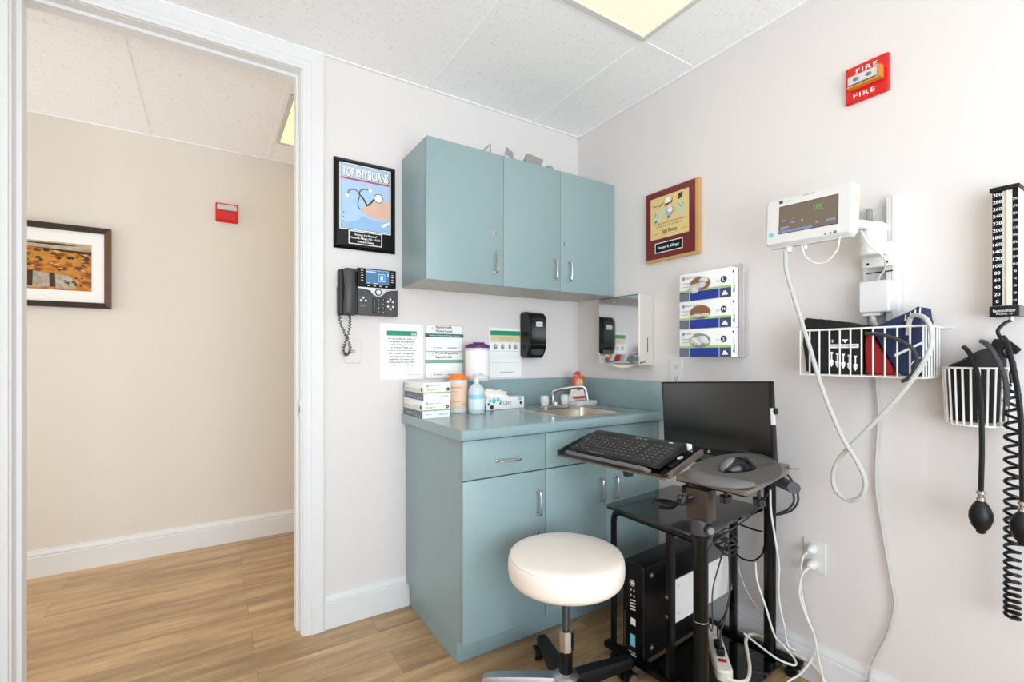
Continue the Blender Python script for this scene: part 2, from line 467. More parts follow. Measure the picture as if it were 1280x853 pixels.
b = MB().m(CHROME); b.box(-1.5018,-1.5001,.012,.040,.90,.975); b.m(BLACK).box(-1.5022,-1.5017,.018,.034,.925,.95); b.build('strike_plate', jamb)

# ================================================================== CEILING LIGHTS
def troffer(name, label, x0,x1,y0,y1, lensm):
    t = thing(name, label, 'ceiling light', ((x0+x1)/2,(y0+y1)/2,H-.012))
    b = MB().m(OFFW); z0,z1 = H-.010,H-.0005; w = .02
    b.box(x0,x1,y0,y0+w,z0,z1); b.box(x0,x1,y1-w,y1,z0,z1); b.box(x0,x0+w,y0+w,y1-w,z0,z1); b.box(x1-w,x1,y0+w,y1-w,z0,z1)
    b.build('light_frame', t)
    b = MB().m(lensm); b.box(x0+w,x1-w,y0+w,y1-w,H-.005,H-.001); b.build('lens_panel', t)
    return t
troffer('ceiling_light', 'fluorescent ceiling panel with cream lens above the exam room', -.923,-.343,-1.998,-.802, LENS)
troffer('ceiling_light', 'added unseen ceiling panel behind the camera giving fill light to the exam room', -2.143,-1.557,-3.2,-2.02, LENS)  # added unseen panel, extra room light from behind the camera
troffer('ceiling_light', 'glowing fluorescent panel in the hallway ceiling beyond the doorway', -1.488,-.912,.39,1.0, LENSH)

# ================================================================== HALL
t = thing('framed_picture', 'dark framed autumn landscape print with white mat on the hallway wall', 'picture', (-2.6,1.31,1.424))
F = FB(0,0,1.309)
x0,x1,z0,z1 = -2.92,-2.282,1.424,1.866
b = MB(F)
for (p,q,pi,qi) in (((x0,z0),(x1,z0),(x0+.03,z0+.03),(x1-.03,z0+.03)),((x1,z0),(x1,z1),(x1-.03,z0+.03),(x1-.03,z1-.03)),((x1,z1),(x0,z1),(x1-.03,z1-.03),(x0+.03,z1-.03)),((x0,z1),(x0,z0),(x0+.03,z1-.03),(x0+.03,z0+.03))):
    b.m(FRAMEB if p[0] == q[0] else FRAMEW)
    a = [(p,0),(q,0),(q,.026),(qi,.018),(qi,0),(pi,0),(pi,.018),(p,.026)]
    V = [b.bm.verts.new(F @ Vector((c[0],c[1],d))) for c,d in ((p,0),(q,0),(q,.026),(p,.026),(pi,.016),(qi,.016),(qi,.004),(pi,.004))]
    b.face((V[0],V[1],V[2],V[3])); b.face((V[3],V[2],V[5],V[4])); b.face((V[4],V[5],V[6],V[7]))
b.build('frame', t)
b = MB(F).m(PAPER); b.box(x0+.028,x1-.028,z0+.028,z1-.028,.001,.006); b.build('mat_board', t)
b = MB(F).m(ART); b.quad(-2.84,-2.366,1.515,1.77,.0066)
b.m(ARTS).poly([(-2.84,1.77),(-2.366,1.77),(-2.366,1.735),(-2.5,1.728),(-2.6,1.738),(-2.84,1.73)],.007)
b.m(ARTD).poly([(-2.7,1.757),(-2.5,1.764),(-2.40,1.757),(-2.5,1.752)],.0073).poly([(-2.62,1.737),(-2.366,1.728),(-2.366,1.712),(-2.5,1.722)],.0073)
b.m(ARTR).poly([(-2.75,1.6),(-2.60,1.612),(-2.53,1.597),(-2.535,1.53),(-2.6,1.525),(-2.75,1.53)],.007).poly([(-2.51,1.60),(-2.455,1.594),(-2.435,1.56),(-2.43,1.53),(-2.47,1.521),(-2.512,1.525)],.007)
b.m(ARTD).poly([(-2.536,1.605),(-2.514,1.603),(-2.512,1.53),(-2.534,1.53)],.0074).poly([(-2.62,1.612),(-2.598,1.612),(-2.6,1.53),(-2.625,1.53)],.0074)
rq = random.Random(11)
for k in range(46):
    x_ = rq.uniform(-2.64,-2.375); z_ = rq.uniform(1.62,1.72); r0 = rq.uniform(.004,.012); b.m(rq.choice((ARTD,FRAMEB,GOLD,AMBER,SEPIA)))
    b.poly([(x_+r0*1.6*math.cos(2*PI*i/9)*rq.uniform(.6,1.1), z_+r0*math.sin(2*PI*i/9)*rq.uniform(.5,1.1)) for i in range(9)],.0075+k*.00003)
for k in range(14):
    x_ = rq.uniform(-2.5,-2.38); z_ = rq.uniform(1.525,1.59); r0 = rq.uniform(.004,.01); b.m(rq.choice((FRAMEB,GOLD,AMBER,ARTD)))
    b.poly([(x_+r0*math.cos(2*PI*i/8)*rq.uniform(.6,1.2), z_+r0*math.sin(2*PI*i/8)*rq.uniform(.5,1.1)) for i in range(8)],.0075+k*.00003)
b.build('landscape_print', t)
t = thing('fire_alarm', 'small red fire strobe with clear upper lens on the hallway wall', 'fire alarm', (-1.73,1.31,1.992))
F = FB(-1.73,1.992,1.309)
b = MB(F).m(RED); b.rr(-.06,.06,0,.115,0,.016,.006,inset=.003); b.rr(-.052,.05,.006,.066,.016,.035,.006,inset=.006); b.build('housing', t)
b = MB(F).m(CLEAR); b.rr(-.052,.052,.07,.104,.016,.034,.006,inset=.004); b.build('strobe_lens', t)

# ================================================================== UPPER CABINET
def handle(b, F, h=.09, out=.026, r=.0045):
    b.tube([(0,-h/2,0),(0,-h/2,out*.7),(0,-h/2+.012,out),(0,h/2-.012,out),(0,h/2,out*.7),(0,h/2,0)], r, 8, 4, F=F)
    for s in (-1,1): b.cyl((0,s*h/2,0),(0,s*h/2,.003),.0075,F=F)
def lock(b, F):
    b.m(CHROME).lathe([(.009,0),(.009,.003),(.007,.004),(0,.004)],16,F); b.m(BLACK).box(-.001,.001,-.004,.004,.0041,.0045,F=F)
t = thing('wall_cabinet', 'teal three-door wall cabinet hung in the corner above the counter', 'cabinet', (-.535,-.15,1.479))
b = MB().m(TEAL); b.box(-1.068,-.002,-.28,-.002,1.485,2.07)
b.box(-.04,-.002,-.298,-.28,1.479,2.07)
b.m(TEALU).box(-1.066,-.003,-.279,-.003,1.478,1.485); b.build('body', t)
for k,(xa,xb,hx,lx) in enumerate(((-1.068,-.6985,-.742,-.745),(-.6965,-.371,-.408,None),(-.369,-.042,-.318,-.352))):
    d = MB().m(TEAL).box(xa,xb,-.30,-.2815,1.479,2.07,.0012); dr = d.build('door', t)
    h = MB().m(CHROME); handle(h, FB(hx,1.58,-.30)); h.build('door_handle', dr)
    if lx: l = MB(); lock(l, FB(lx,1.712,-.30)); l.build('door_lock', dr)

# odds and ends lying on top of the wall cabinet
b = MB(FB(-.765,2.071,-.26)).m(GREYP)
b.tube([(-.03,.004,0),(.022,.055,0),(.022,.004,0)],.004,6,1); b.m(OFFW).prism([(-.005,.0),(.02,.0),(.02,.045),(.012,.04)],-.012,-.006)
tag(b.build('plastic_bracket'), 'small grey triangular bracket standing on top of the wall cabinet', 'bracket')
b = MB(FB(-.645,2.071,-.26)).m(GREYP)
b.prism([(-.018,.03),(-.012,.062),(.022,.045),(.026,.014)],-.004,.004); b.m(OFFW).prism([(-.02,0),(.02,0),(.024,.016),(-.017,.03)],-.012,.0)
tag(b.build('plastic_clip'), 'tiny grey and white clip on top of the wall cabinet above the door seam', 'clip')
b = MB(FB(-.51,2.071,-.26)).m(GREYP)
b.prism([(-.055,.0),(-.032,.056),(.058,.045),(.04,.0)],-.012,.012); tag(b.build('card_box'), 'grey tilted flat box lying on top of the wall cabinet', 'box')
b = MB().m(GREYP); b.lathe([(.028,0),(.026,.012),(.014,.026),(0,.029)],16,FZ((-.41,-.26,2.071)))
tag(b.build('plastic_dome'), 'low grey rounded dome on top of the wall cabinet near the corner', 'dome')

# ================================================================== BASE CABINET + COUNTER
t = thing('base_cabinet', 'teal floor cabinet with one drawer and three doors under the counter', 'cabinet', (-.525,-.3,0))
b = MB().m(TEAL); b.box(-1.05,-1.034,-.575,-.002,.112,.856); b.box(-.018,-.002,-.575,-.002,.112,.856); b.box(-1.034,-.018,-.014,-.002,.112,.856); b.box(-1.034,-.018,-.575,-.014,.112,.128); b.box(-1.034,-.018,-.575,-.558,.128,.856); b.box(-.018,-.002,-.594,-.575,.112,.856); b.build('body', t)
b = MB().m(TEAL); b.box(-1.033,-.004,-.513,-.017,0.001,.112); b.build('plinth', t)
def front(name, xa,xb,za,zb,hx=None,hz=None,lz=None,hor=False):
    d = MB().m(TEAL).box(xa,xb,-.595,-.5765,za,zb,.0012).build(name, t)
    if hx is not None:
        h = MB().m(CHROME); F = FB(hx,hz,-.595)
        if hor: F = F @ Matrix.Rotation(PI/2,4,'Z')
        handle(h, F, .096); h.build(name+'_handle', d)
    if lz: l = MB(); lock(l, FB(hx,lz,-.595)); l.build(name+'_lock', d)
front('drawer', -1.05,-.6815,.709,.851,-.86,.767,None,True)
front('false_front', -.6785,-.02,.709,.851)
front('door', -1.05,-.6815,.114,.704,-.722,.58,.458)
front('door', -.6785,-.3515,.114,.704,-.388,.58)
front('door', -.3485,-.02,.114,.704,-.300,.58)

SX0,SX1,SY0,SY1 = -.525,-.185,-.545,-.26
t = thing('countertop', 'teal laminate countertop with backsplash running into the corner', 'countertop', (-.535,-.31,.857))
b = MB().m(TEALTOP); z0,z1 = .857,.897
b.box(-1.07,SX0,-.615,-.002,z0,z1); b.box(SX1,-.002,-.615,-.002,z0,z1); b.box(SX0,SX1,-.615,SY0,z0,z1); b.box(SX0,SX1,SY1,-.002,z0,z1)
b.prism([(-.615,z0),(-.621,z0+.003),(-.623,z0+.008),(-.623,z1-.008),(-.621,z1-.003),(-.615,z1)],0,1.068,Fr((-1.07,0,0),(0,1,0),(0,0,1)))
b.build('worktop', t)
b = MB().m(TEALTOP); b.box(-1.062,-.002,-.02,-.002,.8975,1.04,.0015); b.build('backsplash', t)
b = MB().m(TEALTOP); b.box(-.02,-.002,-.615,-.0205,.8975,1.04,.0015); b.build('side_splash', t)

# sink
t = thing('sink', 'small stainless bar sink set into the teal counter', 'sink', (-.355,-.39,.75))
b = MB().m(STEEL); zr = .8985
o = b.rpts(-.545,-.165,-.572,-.19,.02); i_ = b.rpts(SX0+.012,SX1-.012,SY0+.012,SY1-.012,.035); n = len(o)
va = [b.bm.verts.new((x,y,.8975)) for x,y in o]; vb = [b.bm.verts.new((x*.985+(-.355)*.015,y*.985-.381*.015,.9005)) for x,y in o]; vc = [b.bm.verts.new((x,y,.8985)) for x,y in i_]
for A,B in ((va,vb),(vb,vc)):
    for k in range(n): b.face((A[k],A[(k+1)%n],B[(k+1)%n],B[k]))
b.build('rim', t)
b = MB().m(BASEIN); i2 = b.rpts(SX0+.03,SX1-.03,SY0+.03,SY1-.03,.04)
va = [b.bm.verts.new((x,y,.8984)) for x,y in i_]; vb = [b.bm.verts.new((x,y,.77)) for x,y in i2]
for k in range(n): b.face((va[k],va[(k+1)%n],vb[(k+1)%n],vb[k]))
b.face(vb); b.build('basin', t)
b = MB(FZ((-.355,-.40,.7702))).m(CHROME); b.lathe([(.038,0),(.038,.002),(.028,.001),(.02,.003),(0,.003)],20); b.build('drain', t)
t = thing('faucet', 'chrome faucet with two clear knobs behind the sink', 'faucet', (-.345,-.228,.901))
b = MB().m(CHROME); b.rr(-.43,-.262,-.252,-.206,.901,.914,.02,inset=.004)
b.lathe([(.02,.914),(.018,.922),(.016,.93)],20,FZ((-.345,-.228,0)))
b.build('base', t)
b = MB().m(CHROME); b.tube([(-.362,-.228,.925),(-.362,-.232,.975),(-.345,-.25,.992),(-.30,-.29,1.003),(-.262,-.325,1.008),(-.245,-.338,.998),(-.238,-.344,.96),(-.236,-.346,.94)],.0095,10,6); b.build('spout', t)
for x in (-.413,-.285):
    b = MB(FZ((x,-.229,.9145))).m(CLEAR); pr = [(.015,0),(.021,.012),(.022,.04),(.017,.05),(0,.052)]; b.lathe(pr,10); b.build('knob', t)

# anatomical heart model
t = thing('heart_model', 'anatomical red heart model on a white stand behind the faucet', 'model', (-.13,-.19,.898))
F = FZ((-.125,-.165,.898), 8)
b = MB(F).m(WHITE); b.box(-.075,.08,-.05,.04,0,.024,.003); b.prism([(-.075,-.052+.0),(.04,-.052),(.02,-.052)],.0,.001) if False else None
b.m(PAPER).prism([(-.07,.025),(.045,.025),(.02,.095),(-.035,.095)],-.03,.0, F @ Matrix.Rotation(PI/2,4,'X'))
b.m(REDP).box(-.062,.03,-.0305,-.0301+.03,.038,.048)
b.build('stand', t)
b = MB(F)
def hz(p): return p
b.m(HEARTR).ball((-.005,.015,.118),(.036,.03,.042),fn=lambda p: Vector((p.x+(p.z-.118)*-.25,p.y,p.z)))
b.m(HEARTP).ball((-.02,-.006,.112),(.024,.018,.034)); b.m(HEARTY).ball((-.012,-.018,.12),(.011,.008,.02))
b.m(HEARTR).tube([(.0,.015,.145),(.004,.015,.162),(-.012,.012,.172),(-.026,.01,.164)],.0105,10,5)
b.m(HEARTP).cyl((-.018,.012,.15),(-.016,.012,.178),.0085); b.m(HEARTR).cyl((.004,.014,.16),(.006,.014,.182),.006); b.m(HEARTR).tube([(.015,.01,.14),(.032,.008,.15),(.038,.01,.13)],.007,8,4)
b.build('heart', t)

# ------------------------------------------------------------------ things on the counter
def logo(b, x, y, s, txt='HENRY SCHEIN', w=.06, F=None):
    b.m(DARKT).ring(x,y,s,s*.32,.0009,F); b.disc(x,y,s*.35,.0009,F); b.m(GREYT).text(txt,x+s*1.5,y-s*.55,s*1.1,.0009,w,'l',F)
def flat_glove_box(z, dx, label, size):
    t = thing('glove_box', label, 'box', (-1.005,-.13,z), 'glove boxes stacked on the counter')
    o = (-1.066+dx,-.252,z); W,D,Hh = .124,.228,.0745
    b = MB().m(PAPER); b.box(o[0],o[0]+W,o[1],o[1]+D,z+.0005,z+Hh,.001); b.build('carton', t)
    F1 = Fr((o[0],o[1],z),(1,0,0),(0,0,1)); b = MB(F1)
    b.m(PAPER).quad(0,W,0,Hh,.0004); b.m(LIME).quad(0,W,.032,.036,.0008); b.m(DARKT).quad(.0,W,.0305,.0318,.0008)
    logo(b,.018,.062,.006,w=.05); b.m(DARKT).text('CRITERION',.012,.042,.007,.0009,.045,'l'); b.m(DARKT).disc(W-.012,.046,.008,.0009); b.m(PAPER).text(size,W-.012,.0425,.006,.0012)
    b.m(NAVYP).text('GLOVES',W-.05,.012,.008,.0009,.04,'l'); b.m(LGREYT).quad(.012,.04,.014,.017,.0008); b.build('printed_side', t)
    F2 = Fr((o[0],o[1]+D,z),(0,-1,0),(0,0,1)); b = MB(F2)
    b.m(SLATE).quad(.0,D,.0,.031,.0005); b.m(PALEG).quad(0,D,.034,.05,.0005); b.m(GREYT).text('GLOVES',.02,.06,.006,.0009,.03,'l').text('LATEX',.02,.04,.006,.0009,.025,'l')
    b.m(DARKT).disc(D-.02,.046,.008,.0009,ry=.009); b.m(LGREYT)
    for k in range(4): b.disc(D-.03-.02*k,.008,.004,.0009)
    b.quad(.04,.13,.012,.015,.0009); b.build('printed_end', t)
flat_glove_box(.8975,.0,'flat white glove carton resting on the counter under another', 'M')
flat_glove_box(.9728,.004,'flat white glove carton on top of the two-box stack', 'L')

def wipes(name, x, y, z, r, h, lidm, lab, label, cat):
    t = thing(name, label, cat, (x,y,z))
    b = MB(FZ((x,y,z))).m(WHITE); b.lathe([(r*.96,0.0005),(r,.004),(r,.02),(r*.985,.022),(r*.985,h*.84),(r,h*.86),(r*.99,h*.875)],36); b.build('tub', t)
    b = MB(FZ((x,y,z))).m(lidm); b.lathe([(r*1.02,h*.876),(r*1.03,h*.93),(r*.99,h*.955),(r*.8,h*.965),(r*.75,h*.99),(0,h)],36)
    b.build('lid', t)
    b = MB(FZ((x,y,z))).m(lidm); b.prism([(-r*.55,-r*.28),(r*.45,-r*.4),(r*.6,r*.2),(-r*.2,r*.35)],h*.985,h*1.035); b.build('flip_cap', t)
    # wrap-around label: a curved skin just outside the tub
    b = MB(FZ((x,y,z))); b.m(lab); rr_ = r*1.001; a0,a1 = 150,390; n = 30
    z0_,z1_ = h*.13,h*.80
    V = [[b.bm.verts.new(b.F @ Vector((rr_*math.cos(math.radians(a0+(a1-a0)*k/n)), rr_*math.sin(math.radians(a0+(a1-a0)*k/n)), zz))) for k in range(n+1)] for zz in (z0_,z1_)]
    for k in range(n): b.face((V[0][k],V[0][k+1],V[1][k+1],V[1][k]))
    cang = math.radians(242); c0 = Vector((math.cos(cang),math.sin(cang),0))
    def wrap(tx, xx, yy, hh, ww, m_):
        b.m(m_); vs,fs = text_mesh(tx); xa = min(v.x for v in vs); xb = max(v.x for v in vs)
        nv = []
        for v in vs:
            u = xx+(v.x-xa)/(xb-xa)*ww; a = cang+u/r; nv.append(b.bm.verts.new(b.F @ Vector((r*1.008*math.cos(a), r*1.008*math.sin(a), yy+v.y*hh/.7))))
        for f in fs: b.face([nv[q] for q in f])
    if lab is PEACH:
        wrap('Sani-Cloth',-.03,h*.66,.009,.05,DARKT); wrap('GERMICIDAL WIPES',-.03,h*.56,.004,.04,REDP); wrap('Disposable',-.02,h*.3,.006,.04,GREYT); wrap('160',.02,h*.22,.008,.02,REDP)
    else:
        for k in range(8): wrap('iiiiiiiiiiiiiiiii'.replace('i','-'),-.045,h*(.26+.065*k),.004,.09,LGREYT)
        wrap('Sani-Cloth',-.02,h*.14,.006,.05,GREYT)
    b.build('label_wrap', t)
    return t
wipes('wipes_tub', -.838,-.115,.8975,.0475,.175,ORANGE,PEACH,'white wipes tub with orange lid and peach label beside the glove cartons','wipes tub')
wipes('wipes_tub', -.724,-.10,1.046,.059,.176,PURPLE,PAPER,'large white wipes tub with purple lid against the wall','wipes tub')
t = thing('tub_bracket', 'white wire wall bracket holding the purple-lidded wipes tub', 'bracket', (-.728,-.09,1.041))
b = MB().m(WIREW); b.tube([(-.728+.0665*math.cos(a),-.10+.0665*math.sin(a),1.0435) for a in [2*PI*k/24 for k in range(24)]],.0018,6,1,True); b.build('ring', t)
b = MB().m(WIREW); b.box(-.79,-.666,-.10-.002,-.10+.002,1.0412,1.0445) ; b.box(-.73,-.726,-.165,-.024,1.0412,1.0445); b.build('cross_bars', t)
b = MB().m(WIREW); b.box(-.75,-.706,-.026,-.021,1.0412,1.12); b.build('back_plate', t)

t = thing('pump_bottle', 'frosted sanitizer pump bottle with pale blue band on the counter', 'bottle', (-.785,-.205,.8975))
F = FZ((-.785,-.205,.8975), -25)
b = MB(F).m(BOTTLE); b.lathe([(.034,.0005),(.037,.006),(.0372,.05),(.0372,.1),(.034,.118),(.022,.132),(.013,.138),(.013,.146)],28,F,1,.72); b.build('bottle', t)
b = MB(F).m(BLUEL); b.lathe([(.0376,.068),(.0376,.088)],28,F,1,.73); b.m(GELB).lathe([(.0376,.02),(.0376,.067)],28,F,1,.73); b.build('label_band', t)
b = MB(F).m(WHITE); b.lathe([(.0145,.146),(.0145,.16),(.006,.163),(.006,.176),(.012,.178),(.012,.186),(0,.187)],20); b.tube([(0,0,.182),(.02,-.012,.183),(.034,-.02,.177)],.0045,8,4); b.build('pump_head', t)

t = thing('tissue_box', 'low white tissue box with blue dots and a tissue pulled up', 'tissue box', (-.575,-.055,.8975))
F = FZ((-.693,-.135,.8975), 6)
b = MB(F).m(PAPER); b.box(0,.238,0,.08,.0005,.058,.001); b.build('carton', t)
Ff = F @ Matrix.Rotation(PI/2,4,'X'); b = MB(Ff).m(AQUA)
for x,y,r in ((.045,.044,.012),(.07,.048,.010),(.022,.046,.008),(.21,.048,.010),(.09,.04,.008)): b.disc(x,y,r,.0008)
b.m(DARKT)
for x,y,r in ((.032,.014,.011),(.013,.03,.006),(.215,.026,.008),(.083,.03,.005)): b.disc(x,y,r,.0009)
b.m(NAVYP).text('Ultra',.125,.022,.02,.0009,.05,shear=.3)
Fl = Fr(F @ Vector((0,.08,0)), F.to_3x3() @ Vector((0,-1,0)), (0,0,1)); b.m(AQUA).quad(.002,.078,.002,.03,.0008,Fl); b.build('print', t)
b = MB(F).m(TISSUE)
def sheet(b, fn, nu, nv):
    V = [[b.bm.verts.new(b.F @ Vector(fn(i/nu,j/nv))) for j in range(nv+1)] for i in range(nu+1)]
    for i in range(nu):
        for j in range(nv): b.face((V[i][j],V[i+1][j],V[i+1][j+1],V[i][j+1]))
for off in (0,.012):
    sheet(b, lambda u,v: (.02+.135*u+.008*math.sin(9*v), .034+off+.014*math.sin(5*u+3*v)*v, .056+v*(.048-.018*u)*(1-.35*math.sin(u*PI)*0)+.003*math.sin(12*u)), 14, 6)
b.build('tissue', t)

# ================================================================== BACK WALL ITEMS
def lines(b, x0, y0, widths, dy, hh, m_, al='c', F=None):
    b.m(m_)
    for k,w in enumerate(widths):
        if al == 'c': b.quad(x0-w/2,x0+w/2,y0-k*dy,y0-k*dy+hh,.0009,F)
        else: b.quad(x0,x0+w,y0-k*dy,y0-k*dy+hh,.0009,F)
# notice 1
F = FB(-1.067,1.053,-.001); t = thing('wall_notice', 'white bilingual face-mask notice with green header below the telephone', 'notice', (-1.067,0,1.053))
b = MB(F).m(PAPER).box(-.103,.103,0,.258,0,.0012); b.build('sheet', t)
b = MB(F); b.m(GREENP).quad(-.072,.071,.203,.225,.0016); b.m(PAPER)
for x in (.046,.054,.062): b.quad(x,x+.004,.205,.218,.002)
b.m(DARKT)
for k,s in enumerate(('For the health and safety of','our patients and employees,','please wear your mask','at all times. Thank you.')): b.text(s,-.001,.185-k*.0135,.0075,.0018,(.128,.122,.105,.104)[k],bold=.0002)
b.quad(-.072,.071,.133,.1345,.0016)
for k,s in enumerate(('Por la salud y la seguridad','de nuestros pacientes y','empleados, le rogamos que','lleve puesta la mascarilla','en todo momento. Gracias.')): b.text(s,-.001,.117-k*.0132,.0075,.0018,(.122,.108,.122,.118,.118)[k],bold=.0002)
b.m(DGREENP).disc(.02,.047,.003,.0016); b.m(LGREYT).quad(.028,.066,.046,.048,.0016); b.m(DGREENP).disc(.037,.02,.003,.0016); b.m(LGREYT).quad(.045,.09,.019,.021,.0016)
b.build('notice_print', t)
# notice 2 and 3
def portal(z0, z1, l1, l2, barm, label, bar_y, n):
    F = FB(-.852,z0,-.001); hh = z1-z0; t = thing('wall_notice', label, 'notice', (-.852,0,z0))
    b = MB(F).m(PAPER).box(-.1,.1,0,hh,0,.0012); b.build('sheet', t)
    b = MB(F); b.m(GREYP)
    for a in ((-.1,.1,hh-.0016,hh),(-.1,.1,0,.0016),(-.1,-.0986,0,hh),(.0986,.1,0,hh)): b.quad(*a,.0015)
    b.m(barm).quad(-.102,.102,bar_y,bar_y+.017,.0016)
    b.m(DARKT).text(l1,-.046,bar_y+.044,.011,.0018,None,'l',bold=.0004).text(l2,-.046,bar_y+.025,.011,.0018,None,'l',bold=.0004)
    b.m(SAGEP).ring(-.062,bar_y+.042,.006,.002,.0018)
    if n: b.m(PAPER).text('MyBaptistHealth Patient Portal',0,bar_y+.006,.006,.0019,.16)
    lines(b,-.058,bar_y-.016,(.085,.07,.09,.06,.075),.0085,.0022,LGREYT,'l')
    b.m(DARKT).disc(-.056,.018,.0035,.0016); b.m(GREYT).quad(-.048,-.01,.017,.0195,.0016).quad(.015,.066,.016,.0195,.0016); b.build('notice_print', t)
portal(1.184,1.311,'BaptistHealth','Patient Portal',DGREENP,'framed patient portal notice with dark green band on the wall',.069,1)
portal(1.053,1.183,'Portal del paciente','BaptistHealth',SAGEP,'Spanish portal notice with sage band, below the dark green banded one',.074,0)
F = FB(-.502,1.049,-.001); t = thing('wall_notice', 'hand washing notice with small icons between purple-lidded tub and soap dispenser', 'notice', (-.502,0,1.049))
b = MB(F).m(PAPER).box(-.1,.1,0,.26,0,.0012); b.build('sheet', t)
b = MB(F); b.m(GREENP).quad(-.092,.092,.222,.246,.0016); b.m(SAND).quad(-.092,.092,.186,.222,.0016); b.m(AMBER).quad(-.05,.05,.207,.209,.0019).quad(-.035,.045,.199,.201,.0019)
b.m(GREYP)
for x,r in ((-.062,.012),(-.018,.011),(.026,.008),(.062,.012)): b.disc(x,.162,r,.0016,ry=.014); b.m(LGREYT).disc(x+.004,.166,r*.6,.0018); b.m(GREYP)
for y0 in (.13,.1,.07): lines(b,-.085,y0,(.1,.165,.12),.0075,.002,LGREYT,'l')
b.m(GREYP).quad(-.088,.088,.138,.1388,.0016).quad(-.088,.088,.108,.1088,.0016).quad(-.088,.088,.078,.0788,.0016)
b.m(DGREENP).disc(-.03,.028,.003,.0016); b.m(GREYT).quad(-.022,.05,.0265,.029,.0016); b.build('notice_print', t)

# black plaque
F = FB(-1.372,1.628,-.002); t = thing('award_plaque', 'glossy black plaque with stethoscope magazine cover beside the wall cabinet', 'plaque', (-1.237,0,1.628))
b = MB(F).m(BLACKG); b.prism([(0,0),(.27,0),(.27,.392),(0,.392)],0,.006); b.prism([(0,0),(.27,0),(.27,.392),(0,.392)],.006,.016,F,[(.012,.012),(.258,.012),(.258,.38),(.012,.38)]); b.build('board', t)
Fp = FB(-1.372,1.628,-.0185); b = MB(Fp); b.m(PAPER).quad(.022,.246,.082,.37,.0002); b.m(GREYT).quad(.026,.242,.086,.366,.0006); b.m(SKYP).quad(.028,.240,.088,.364,.001)
b.m(PAPER).text('TOP PHYSICIANS',.134,.314,.039,.0016,.2,bold=.0012); b.m(DARKT).text('TOP PHYSICIANS',.136,.3125,.039,.0013,.203,bold=.0016); b.m(REDP).quad(.028,.240,.3,.307,.0014)
b.m(GREYT).text('Consumers\' guide',.05,.302,.004,.002,.06,'l')
pts = lambda *a: list(a)
def band(P, w, m_, z):
    b.m(m_); P = [Vector((x,y,0)) for x,y in P]; P = smooth_path(P,6); Lf=[];Rt=[]
    for i,p in enumerate(P):
        d = (P[min(i+1,len(P)-1)]-P[max(i-1,0)]).normalized(); nn = Vector((-d.y,d.x,0))*w/2; Lf.append(p+nn); Rt.append(p-nn)
    for i in range(len(P)-1): b.poly([(Lf[i].x,Lf[i].y),(Rt[i].x,Rt[i].y),(Rt[i+1].x,Rt[i+1].y),(Lf[i+1].x,Lf[i+1].y)],z)
b.m(SKINP).poly([(.240,.232),(.2,.226),(.16,.214),(.14,.196),(.118,.186),(.108,.176),(.125,.165),(.16,.148),(.2,.142),(.228,.146),(.240,.152)],.0014)
b.m(LTBLUE).poly([(.028,.088),(.240,.088),(.240,.14),(.2,.135),(.15,.138),(.12,.15),(.1,.13),(.06,.115),(.028,.11)],.0012); b.m(PAPER).poly([(.2,.12),(.240,.14),(.240,.13),(.21,.11)],.0016)
band([(.056,.232),(.062,.252),(.085,.26),(.102,.25),(.11,.236)],.006,GREYT,.0018); band([(.15,.268),(.125,.268),(.108,.256),(.106,.238)],.006,GREYT,.0018)
b.m(PAPER).disc(.054,.229,.008,.002).disc(.153,.267,.008,.002)
band([(.112,.238),(.125,.222),(.14,.196)],.007,DARKT,.002); band([(.106,.236),(.1,.21),(.1,.19),(.108,.176)],.004,DARKT,.002); band([(.14,.198),(.155,.212),(.168,.23)],.007,DARKT,.002)
b.m(DARKT).disc(.19,.238,.021,.002); b.m(PAPER).disc(.19,.238,.018,.0022)
for y in (.155,.134,.115): b.m(DARKT).disc(.038,y,.0025,.0018); b.m(LTBLUE); lines(b,.045,y-.002,(.06,.045),.007,.002,GREYT,'l')
b.build('magazine_cover', t)
b = MB(Fp); b.m(PAPER).quad(.06,.206,.022,.08,.0004); b.m(BLACKG).quad(.0635,.2025,.0255,.0765,.0008); b.m(PAPER).text('"America\'s Top Physicians"',.133,.06,.009,.0012,.1,bold=.0003).text('Howard R. Killinger, M.D., F.A.C.P.',.133,.046,.009,.0012,.128,bold=.0003).text('Pediatric Choice',.133,.031,.009,.0012,.07,bold=.0003); b.build('name_plate', t)

# telephone
t = thing('desk_phone', 'dark grey wall-mounted office telephone with lit blue screen', 'telephone', (-1.23,-.02,1.335))
F = FB(-1.283,1.338,-.002)
b = MB(F).m(DCHAR); b.rr(-.075,.183,.004,.125,0,.03,.006,inset=.003); b.rr(-.073,.0,.0,.195,.002,.032,.008,inset=.004); b.rr(.0,.170,.11,.205,0,.03,.004); b.build('base', t)
b = MB(F).m(CHAR); b.rr(.003,.183,.002,.124,.03,.038,.005,inset=.002); b.build('keypad_panel', t)
b = MB(F).m(SILVER); b.prism([(.004,.124),(.180,.124),(.180,.119),(.15,.117),(.127,.108),(.11,.092),(.092,.085),(.074,.092),(.058,.108),(.04,.117),(.004,.119)],.0385,.0405); b.build('silver_trim', t)
b = MB(F).m(BLACKG); b.rr(.001,.172,.127,.206,.03,.044,.004,inset=.001); sc_ = b.build('display_bezel', t)
